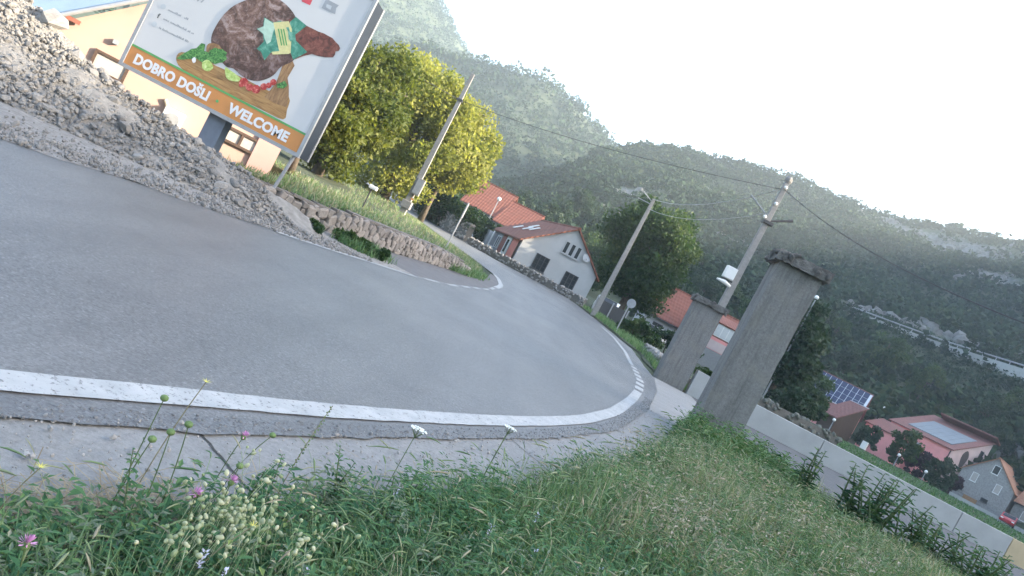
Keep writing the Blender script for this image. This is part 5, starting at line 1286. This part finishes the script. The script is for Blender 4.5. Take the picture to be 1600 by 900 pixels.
def verge_points(n, g, near=True, edge=0.03, xmax=16):
    out = []; tot = 0
    while tot < n:
        y = 1.2 + 12.6 * g.random(n) ** 1.5; x = np.interp(y, VB_Y, VB_X) + g.random(n) * (xmax if not near else 9) * g.random(n) ** .35
        ok = verge_in(x, y) > edge * g.random(n)
        ok &= (np.abs(x / np.maximum(y, .3)) < .95) | (y < 2)
        out.append(np.stack([x, y], -1)[ok]); tot += ok.sum()
    P = np.concatenate(out)[:n]; return np.c_[P, verge_z(P[:, 0], P[:, 1])]
def pnoise(P, s, o=0): return np.array([mnoise.noise(Vector((a_ / s + o, b_ / s, 1.7))) for a_, b_ in P[:, :2]])
g = np.random.default_rng(40); P = verge_points(54000, g); n = len(P)
d = verge_in(P[:, 0], P[:, 1]); dist = np.hypot(P[:, 0], P[:, 1]); pn = pnoise(P, 1.1)
h = (.16 + .22 * g.random(n)) * (.55 + .45 * sstep(0, .5, d)) * (1 + .5 * pn) * np.interp(P[:, 1], [1, 3, 13], [.7, .95, 1.25])
w = np.interp(dist, [1.5, 4, 14], [.0045, .0065, .0115]) * g.uniform(.6, 1.4, n)
lean = g.uniform(.1, 1.15, n); Vg, pg, mm = blades(P, h, w, lean, g.uniform(0, 6.28, n), 3)
dry = np.clip(pnoise(P, .7, 9) * 1.1 + .10 + .35 * sstep(3, 8, P[:, 1] + P[:, 0]), 0, .75) * (1 - .8 * sstep(10.2, 11.5, P[:, 1]))
tint = np.clip(.46 + .16 * sstep(10.2, 11.5, P[:, 1]) + .22 * pn + .18 * g.normal(size=n) + np.where(g.random(n) < dry * np.where(P[:, 0] + P[:, 1] > 5.5, .85, .45), .42, 0), 0, 1)
tag(obj('verge_grass', np_mesh('verge_grass', Vg, pg, np.repeat(tint, mm)), M['grass']), kind='stuff')
# foxtail seed heads on arching stalks
g = np.random.default_rng(41); P = verge_points(7000, g); n = len(P); dist = np.hypot(P[:, 0], P[:, 1])
h = g.uniform(.26, .46, n) * np.interp(P[:, 1], [1, 3, 13], [.7, .95, 1.2]); az = g.uniform(0, 6.28, n); lean = g.uniform(.25, 1.0, n)
dx = np.stack([np.cos(az), np.sin(az), 0 * az], -1)
def on_stalk(t): c_ = P + dx * (h * lean * t ** 2)[:, None]; c_[:, 2] += h * (t - .6 * lean * t ** 3.4); return c_
Vs = []; sx = np.stack([-np.sin(az), np.cos(az), 0 * az], -1); wst = np.interp(dist, [1.5, 5, 14], [.0018, .0035, .007])
ts = [0, .35, .62, .78]
for t in ts: Vs += [on_stalk(t) - sx * wst[:, None] / 2, on_stalk(t) + sx * wst[:, None] / 2]
Vs = np.stack(Vs, 1).reshape(-1, 3); k0 = np.arange(n) * 8; Q = np.concatenate([np.stack([k0 + 2 * k, k0 + 2 * k + 1, k0 + 2 * k + 3, k0 + 2 * k + 2], 1) for k in range(3)])
tag(obj('foxtail_stalks', np_mesh('foxtail_stalks', Vs, [Q], np.repeat(g.random(n) * .8, 8)), M['seedhead']), kind='stuff')
rh = np.interp(dist, [1.5, 5, 14], [.0036, .0052, .0085]) * g.uniform(.7, 1.3, n); Vs = []; prof = [(.80, .35), (.86, 1), (.94, 1.), (1.01, .15)]
for t, rr in prof:
    c_ = on_stalk(t); 
    for k in range(4): a_ = k * math.tau / 4; Vs.append(c_ + (sx * math.cos(a_) + np.array([0, 0, 1.]) * math.sin(a_) * .8 + dx * math.sin(a_) * .5) * (rh * rr)[:, None])
Vs = np.stack(Vs, 1).reshape(-1, 3); k0 = np.arange(n) * 16; Q = []
for a_ in range(3):
    for k in range(4): Q.append(np.stack([k0 + a_ * 4 + k, k0 + a_ * 4 + (k + 1) % 4, k0 + a_ * 4 + 4 + (k + 1) % 4, k0 + a_ * 4 + 4 + k], 1))
tag(obj('foxtail_heads', np_mesh('foxtail_heads', Vs, [np.concatenate(Q)], np.repeat(np.clip(g.random(n), 0, 1), 16), True), M['seedhead']), kind='stuff')
# broad-leaved weeds mixed into the grass
def weeds(name, n, seed, m, hr, leaf, per, sel=None, wfar=1.):
    g = np.random.default_rng(seed); P = verge_points(n * (14 if name == 'dry_weeds' else 3), g)
    if sel is not None: P = P[sel(P, g)]
    P = P[:n]; n = len(P); dist = np.hypot(P[:, 0], P[:, 1]); h = g.uniform(*hr, n) * np.interp(P[:, 1], [1, 3, 13], [.7, .95, 1.15])
    t = np.tile(np.linspace(.25, 1, per), (n, 1)) + g.normal(0, .05, (n, per)); az = g.uniform(0, 6.28, (n, per)); off = g.uniform(.01, .05, (n, per)) * (1.4 - t)
    lean = g.normal(0, .12, (n, 2))
    L = P[:, None] + np.stack([np.cos(az) * off + lean[:, :1] * h[:, None] * t, np.sin(az) * off + lean[:, 1:] * h[:, None] * t, h[:, None] * t], -1)
    L = L.reshape(-1, 3); s = leaf * (1.25 - .6 * t.ravel()) * g.uniform(.7, 1.3, n * per) * np.repeat(np.interp(dist, [1.5, 6, 14], [1, 1.35, 2.1]), per)
    # leaves point outward and droop
    o_ = np.stack([np.cos(az), np.sin(az), g.uniform(-.25, .6, az.shape)], -1).reshape(-1, 3); o_ /= np.linalg.norm(o_, axis=1)[:, None]
    sd_ = np.cross(o_, [0, 0, 1.]); sd_ /= np.linalg.norm(sd_, axis=1)[:, None]; sv = s[:, None]; nz = np.cross(sd_, o_)
    V = np.stack([L, L + o_ * sv * .9 + sd_ * sv * .36 + nz * sv * .1, L + o_ * sv * 2.0 - nz * sv * .25, L + o_ * sv * .9 - sd_ * sv * .36 + nz * sv * .1], 1).reshape(-1, 3); k = np.arange(len(L)) * 4
    tint = np.clip(np.repeat(g.random(n) * .6, per) + .4 * g.random(n * per), 0, 1)
    return tag(obj(name, np_mesh(name, V, [np.stack([k, k + 1, k + 2, k + 3], 1)], np.repeat(tint, 4)), m), kind='stuff')
weeds('broadleaf_weeds', 4200, 42, M['weed'], (.12, .34), .022, 12, lambda P, g: g.random(len(P)) < np.clip(.25 + .9 * (pnoise(P, .8, 4) + .2) + (P[:, 0] + P[:, 1] < 4) * .25, 0, 1))
weeds('foreground_weeds', 1700, 52, M['weed'], (.12, .33), .031, 13, lambda P, g: (P[:, 1] < 4.2) & (pnoise(P, .5, 2) > -.25))
weeds('grey_weeds', 1500, 53, M['greyweed'], (.14, .34), .02, 14, lambda P, g: (pnoise(P, .6, 7) > .05))
weeds('dry_weeds', 520, 54, M['dryflower'], (.26, .44), .022, 11, lambda P, g: ((np.hypot((P[:, 0] - 1.75) / .7, (P[:, 1] - 5.0) / 1.0) + 1.1 * g.random(len(P)) < 1.0) | ((np.hypot((P[:, 0] - 3.4) / 2.2, (P[:, 1] - 7.2) / 2.6) + g.random(len(P)) < 1.1) & (g.random(len(P)) < .3))))
weeds('clump_weeds', 1100, 43, M['weed_bright'], (.22, .52), .034, 14, lambda P, g: (np.hypot(P[:, 0] - 4.0, P[:, 1] - 12.0) < 1.6))
# dry straw lying at the edge of the concrete
g = np.random.default_rng(44); n = 2600; y = np.where(g.random(n) < .5, g.normal(2.25, .25, n), g.uniform(1.5, 12, n)); x = np.interp(y, VB_Y, VB_X) + g.normal(-.04, .11, n); P = np.c_[x, y, .03 + g.random(n) * .03]
az = g.uniform(0, 6.28, n); L = g.uniform(.05, .2, n); dx = np.stack([np.cos(az), np.sin(az), g.normal(0, .12, n)], -1); sx = np.stack([-np.sin(az), np.cos(az), 0 * az], -1) * .0018
V = np.stack([P - sx, P + sx, P + dx * L[:, None] + sx, P + dx * L[:, None] - sx], 1).reshape(-1, 3); k = np.arange(n) * 4
tag(obj('dry_straw', np_mesh('dry_straw', V, [np.stack([k, k + 1, k + 2, k + 3], 1)], np.repeat(g.random(n), 4)), M['straw']), kind='stuff')
# long grass tufts on the bank, at the island tip, along the right road edge and under the pole
def tufts(name, pts, hr, wd_, seed, tmul=(.3, .5), parent=None):
    g = np.random.default_rng(seed); P = np.array(pts, float); n = len(P); h = g.uniform(*hr, n); w = g.uniform(.7, 1.3, n) * wd_
    Vt, pt, mm = blades(P, h, w, g.uniform(.1, .9, n), g.uniform(0, 6.28, n), 3); t = np.clip(tmul[0] + tmul[1] * g.random(n), 0, 1)
    return tag(obj(name, np_mesh(name, Vt, pt, np.repeat(t, mm)), M['grass'], parent), kind='stuff')
g = np.random.default_rng(45); n = 11500; y = 14.5 + 36 * g.random(n) ** 1.2; x = bank_edge(y) - g.random(n) ** 1.8 * np.minimum(7, bank_w(y)) - .1; z = bank_z(x, y)
tufts('bank_grass', np.stack([x, y, z], -1), (.06, .26), .028, 46, (.5, .5))
n = 4500; y = g.uniform(25, 50, n); x = xr(y) + .5 + g.random(n) * 1.5; tufts('roadside_grass', np.stack([x, y, gz(x, y) + .02], -1), (.1, .4), .03, 47, (.3, .45))
sheet('roadside_verge', np.arange(24.8, 51, 1.), lambda y: xr(y) + .35 + .1 * np.sin(y), lambda y: xr(y) + 3.2, .015, M['lawn'], 3)
n = 900; y = g.uniform(15.0, 16.6, n); x = np.interp(y, [15, 16.6], [-3.35, -3.0]) + g.normal(0, .22, n); tufts('wall_foot_grass', np.stack([x, y, 0 * x + .02], -1), (.1, .3), .02, 48, (.3, .4))
n = 900; y = g.uniform(24.5, 30, n); x = np.interp(y, [24.5, 27.2, 30], [-2.1, -1.45, -1.3]) + g.normal(0, .15, n); tufts('island_tip_grass', np.stack([x, y, .05 + 0 * x], -1), (.1, .35), .025, 49, (.3, .5))
n = 9000; y = g.uniform(50, 92, n); t = g.random(n); x = 24 + (y - 48) * .3 + t * 38; tufts('lawn_grass', np.stack([x, y, gz(x, y) + .02], -1), (.1, .3), .09, 50, (.0, .4))

# ---- single wild plants
def plant_at(px, py, Y, zb=None):
    p = at(px, py, Y); return p
def stem_curve(h, bend, az, n=6): return [Vector((math.cos(az) * bend * (k / n) ** 2, math.sin(az) * bend * (k / n) ** 2, h * k / n)) for k in range(n + 1)]
def leaf_pair(m_, p, s, az, up=.3):
    for a_ in (az, az + math.pi):
        o_ = Vector((math.cos(a_), math.sin(a_), up)).normalized(); sd_ = o_.cross(Vector((0, 0, 1))).normalized(); nz = sd_.cross(o_)
        m_.add([p, p + o_ * s * .5 + sd_ * s * .2 + nz * s * .08, p + o_ * s - nz * s * .15, p + o_ * s * .5 - sd_ * s * .2 + nz * s * .08], [(0, 1, 2, 3)])
M['solidleaf'] = mat('weed_leaf_solid', (.055, .11, .05), .6, .3, 40, 0)
def wild(name, label, px, py, Y, kind, bend=.04, az=0., group='wildflowers in the verge'):
    top = at(px, py, Y); bx_ = top[0] - math.cos(az) * bend; by_ = top[1] - math.sin(az) * bend
    zb = float(verge_z(np.array([bx_]), np.array([by_]))[0]); h = float(top[2]) - zb
    t = thing(name, label, 'flower' if kind != 'stalk' else 'plant', (bx_, by_, zb), 0, group); S = stem_curve(h, bend, az)
    r = .0016 if Y < 4 else .003
    obj('stem', MB().tube(S, [r * 1.3] * (len(S) - 1) + [r], 5), M['stem_dry'] if kind in ('star', 'stalk') else M['stem'], t); tip = S[-1]; lf = MB()
    if kind != 'star':
        for k in range(1, 5):
            lf = MB(); leaf_pair(lf, S[k], .05 - .007 * k, az + k * 1.6); obj('leaf', lf, M['solidleaf'], t)
    if kind == 'pink':
        f = MB(); g_ = random.Random(int(px))
        for k in range(46):
            a_ = g_.uniform(0, 6.28); e_ = g_.uniform(-.1, 1.5); d_ = Vector((math.cos(a_) * math.cos(e_), math.sin(a_) * math.cos(e_), math.sin(e_))); s2 = d_.cross(Vector((.3, .5, 1))).normalized() * .0024
            f.add([tip - s2 * .4, tip + d_ * .018 - s2, tip + d_ * .025, tip + d_ * .018 + s2], [(0, 1, 2, 3)])
        obj('petals', f, M['petal_pink'], t); obj('bud', MB().ball(tip - Vector((0, 0, .005)), .011, 8, 6), M['bud'], t)
    elif kind == 'bud': obj('bud', MB().ball(tip, .014, 10, 7, (1, 1, .8)).mesh('bud', 0, True), M['bud'], t)
    elif kind == 'star':
        f = MB()
        for k in range(9): 
            a_ = k * .7; d_ = Vector((math.cos(a_), math.sin(a_), .35)); s2 = Vector((-math.sin(a_), math.cos(a_), 0)) * .002; f.add([tip - s2, tip + s2, tip + d_ * .022], [(0, 1, 2)])
        obj('petals', f, M['petal_yellow'], t)
    elif kind == 'yarrow':
        f = MB(); g_ = random.Random(3)
        for k in range(60):
            a_ = g_.uniform(0, 6.28); rr = .045 * math.sqrt(g_.random()); c_ = tip + Vector((rr * math.cos(a_), rr * math.sin(a_) * .8, -rr * .12 + g_.uniform(0, .004))); f.ball(c_, .0055, 6, 4, (1, 1, .6))
        obj('petals', f, M['petal_white'], t); u_ = MB()
        for k in range(9): a_ = k * .7; u_.tube([tip - Vector((0, 0, .05)), tip + Vector((.036 * math.cos(a_), .03 * math.sin(a_), -.006))], .0014, 4)
        obj('umbel_rays', u_, M['stem'], t)
    elif kind == 'lilac':
        f = MB(); g_ = random.Random(int(py))
        for k in range(20):
            a_ = g_.uniform(0, 6.28); c_ = tip - Vector((0, 0, k * .0028)); d_ = Vector((math.cos(a_), math.sin(a_), .5)); s2 = d_.cross(Vector((0, 0, 1))).normalized() * .0035; f.add([c_, c_ + d_ * .008 - s2, c_ + d_ * .014, c_ + d_ * .008 + s2], [(0, 1, 2, 3)])
        obj('petals', f, M['petal_lilac'], t)
    elif kind == 'stalk':
        f = MB(); g_ = random.Random(int(px))
        for k in range(34):
            q_ = S[2].lerp(tip, k / 34) if k < 34 else tip; a_ = k * 2.4; f.ball(q_ + Vector((math.cos(a_), math.sin(a_), 0)) * .005, .004, 5, 4)
        obj('seed_pods', f, M['bud'], t)
    return t
wild('knapweed', 'pink knapweed flower head over the concrete right of the tall bare stem', 381, 682, 2.9, 'pink', .03, 1)
wild('knapweed', 'pink knapweed flower above pale campion pods', 362, 752, 2.35, 'pink', .03, 2)
wild('knapweed', 'violet-pink knapweed flower left among pale pods', 306, 772, 2.15, 'pink', .03, 3)
wild('knapweed', 'large pink knapweed flower in the bottom left corner', 41, 850, 1.6, 'pink', .03, 4)
wild('scabious', 'green scabious seed ball on a curved stem right of the pink flower', 426, 680, 2.9, 'bud', .09, .6)
wild('scabious', 'green seed ball above the white edge line', 257, 622, 2.35, 'bud', .02, 2)
wild('scabious', 'green seed ball on the left twig over the concrete', 238, 686, 2.25, 'bud', .03, 1)
wild('scabious', 'fat green bud beside the tall bare stem', 295, 663, 2.3, 'bud', .04, 3.5)
wild('scabious', 'green seed ball on the middle twig left of the bare stem', 267, 675, 2.3, 'bud', .05, 2.5)
wild('scabious', 'low green bud among leaves under the curved stem', 375, 728, 2.6, 'bud', .02, 1.2)
wild('hawkbit', 'tall bare stem topped by a tiny yellow flower over the road', 322, 597, 2.35, 'star', .05, 0)
wild('hawkbit', 'dry star-shaped flower among campion pods', 396, 822, 2.1, 'star', .12, .5)
wild('hawkbit', 'small yellowish flower at the left edge over the concrete', 64, 730, 1.95, 'star', .06, .3)
wild('yarrow', 'white flat-topped yarrow flower against the concrete strip', 655, 670, 3.6, 'yarrow', .02, 1)
wild('yarrow', 'faint small yarrow right of the white one', 798, 668, 4.6, 'yarrow', .02, 1)
wild('weld', 'tall slender seed spike crossing the white line left of the yarrow', 520, 634, 3.1, 'stalk', .04, .5)
for k, (px, py, Y) in enumerate([(322, 862, 2.0), (480, 890, 2.2), (770, 820, 3.2), (842, 802, 3.6), (352, 892, 1.9), (905, 886, 3.4), (940, 888, 3.5), (838, 860, 3.3), (622, 762, 3.2), (715, 892, 2.8)]):
    wild('mint', 'small lilac-white flower spike deep in the verge grass', px, py, Y, 'lilac', .03, k, 'lilac flower spikes in the grass')
# campion pods, too many to count
g = np.random.default_rng(60); Vs = []; Qs = []; tn = []; o_ = 0
cent = [(330, 775, 2.3, 40), (370, 800, 2.25, 60), (400, 830, 2.15, 26), (470, 838, 2.3, 14), (300, 830, 2.05, 22), (520, 850, 2.3, 10), (350, 840, 2.1, 26), (450, 790, 2.45, 14), (410, 750, 2.5, 16), (290, 850, 1.95, 16), (470, 865, 2.15, 12)]
bm_ = MB().ball((0, 0, 0), 1, 6, 5, (.68, .68, 1)); bv = np.array(bm_.v); bt = [f for f in bm_.f if len(f) == 3]; bq = [f for f in bm_.f if len(f) == 4]
pods = []
for px, py, Y, k in cent:
    for _ in range(k): pods.append(at(px + g.normal(0, 26), py + g.normal(0, 20), Y + g.normal(0, .12)))
pods = np.array(pods); n = len(pods); Rm = rand_rot(n); s = g.uniform(.007, .0115, n); Vp = np.einsum('nij,vj->nvi', Rm, bv) * s[:, None, None] + pods[:, None]
off = (np.arange(n) * len(bv))[:, None, None]
tag(obj('campion_pods', np_mesh('campion_pods', Vp.reshape(-1, 3), [(np.array(bt)[None] + off).reshape(-1, 3), (np.array(bq)[None] + off).reshape(-1, 4)], np.repeat(g.random(n), len(bv)), True), M['campion']), kind='stuff')
stk = np.stack([np.stack([pods[:, 0], pods[:, 1], pods[:, 2]], -1), pods + [.0015, 0, 0], pods - np.c_[g.normal(0, .03, n), g.normal(0, .03, n), np.full(n, .12)]], 1).reshape(-1, 3); k = np.arange(n) * 3
tag(obj('campion_stalks', np_mesh('campion_stalks', stk, [np.stack([k, k + 1, k + 2], 1)], np.repeat(g.random(n), 3)), M['campion']), kind='stuff')
# leafy shoots at the left and tall dark weeds at the right end of the verge
def leafy(label, x, y, h, n, leaf, seed, m, spread=.25, name='leafy_weed'):
    zb = float(verge_z(np.array([x]), np.array([y]))[0]); t = thing(name, label, 'plant', (x, y, zb), 0, 'leafy weeds in the verge'); g_ = np.random.default_rng(seed); sm = MB(); Vl = []; tl = []
    for k in range(n):
        a_ = g_.uniform(0, 6.28); e_ = g_.uniform(0, spread); hh = h * g_.uniform(.55, 1.0); b0 = Vector((g_.normal(0, spread * .25), g_.normal(0, spread * .25), -.02)); tp = b0 + Vector((math.cos(a_) * e_, math.sin(a_) * e_, hh)); sm.tube([b0, b0.lerp(tp, .5) + Vector((0, 0, .02)), tp], [leaf * .09, leaf * .07, leaf * .03], 5)
        nl = int(hh / (leaf * .24)) + 3
        for q_ in range(nl):
            tt_ = .2 + .8 * q_ / (nl - 1); p_ = np.array(b0.lerp(tp, tt_)); az = q_ * 2.4 + g_.uniform(0, .5); s_ = leaf * (1.15 - .65 * tt_) * g_.uniform(.8, 1.2)
            o_ = np.array([math.cos(az), math.sin(az), g_.uniform(-.1, .55)]); o_ /= np.linalg.norm(o_); sd_ = np.cross(o_, [0, 0, 1.]); sd_ /= np.linalg.norm(sd_); nz = np.cross(sd_, o_)
            Vl += [p_, p_ + o_ * s_ * .45 + sd_ * s_ * .27 + nz * s_ * .08, p_ + o_ * s_ - nz * s_ * .18, p_ + o_ * s_ * .45 - sd_ * s_ * .27 + nz * s_ * .08]; tl += [float(np.clip(g_.random() * .9 + (.12 if g_.random() < .04 else 0), 0, 1))] * 4
    obj('stems', sm, M['stem'], t); k = np.arange(len(Vl) // 4) * 4; obj('leaves', np_mesh('leaves', Vl, [np.stack([k, k + 1, k + 2, k + 3], 1)], tl), m, t); return t
leafy('dark leafy weed at the verge end, leftmost and most pointed of the tall ones', 5.2, 10.9, 1.05, 5, .2, 1, M['weed_dark'], .14)
leafy('bushy dark weed second from left at the verge end with a yellowing leaf', 6.0, 10.5, 1.05, 22, .2, 2, M['weed_dark'], .5)
leafy('broad dark weed in the middle of the verge end', 6.8, 10.3, .88, 22, .2, 3, M['weed_dark'], .6)
leafy('wide green weed bush at the verge end with yellow shoots', 7.6, 10.1, .85, 26, .19, 4, M['weed_dark'], .65)
leafy('pale yellow-green weed clump in the bottom right of the verge', 7.0, 8.6, .55, 26, .13, 5, M['weed_yellow'], .6)
leafy('spindly weed near the right edge of the photo before the parapet', 9.2, 9.5, .75, 12, .12, 6, M['weed'], .5)
leafy('low dark weed at the foot of the near pillar', 5.25, 12.6, .6, 9, .1, 7, M['weed_dark'], .35)
leafy('branching twig with green leaves standing out against the concrete at left', -.62, 2.15, .36, 4, .045, 8, M['weed'], .16)
leafy('dense green leafy weed in the left foreground', -.5, 1.95, .26, 9, .05, 9, M['weed'], .2)
leafy('dense leafy weed below the pink flowers in the left foreground', -.3, 2.2, .27, 10, .045, 10, M['weed'], .18)
leafy('low broad leaved weed in the bottom left corner', -.85, 1.75, .2, 9, .055, 11, M['weed'], .2)
leafy('upright leafy weed left of the white yarrow', -.25, 3.15, .34, 7, .05, 12, M['weed'], .14)
leafy('upright leafy weed between the seed spike and the yarrow', .0, 3.4, .32, 6, .05, 13, M['weed'], .12)
leafy('spiky upright weed below the curved seed ball stem', -.42, 2.75, .32, 7, .04, 14, M['weed'], .14)

# ------------------------------------------------------------------ haze
m = bpy.data.materials.new('haze_air'); m.use_nodes = True; t = m.node_tree; t.nodes.clear()
ou = t.nodes.new('ShaderNodeOutputMaterial'); pv = t.nodes.new('ShaderNodeVolumePrincipled'); pv.inputs['Density'].default_value = .00052
pv.inputs['Color'].default_value = (.78, .91, 1.0, 1); pv.inputs['Anisotropy'].default_value = .35
t.links.new(pv.outputs[0], ou.inputs['Volume'])
zmax = float(max(TZ.max(), 40)) + 12
hz = obj('haze', MB().box((0, 0, (zmax - 1.6) / 2), (1960, 1960, zmax + 1.6)), m); tag(hz, kind='stuff')
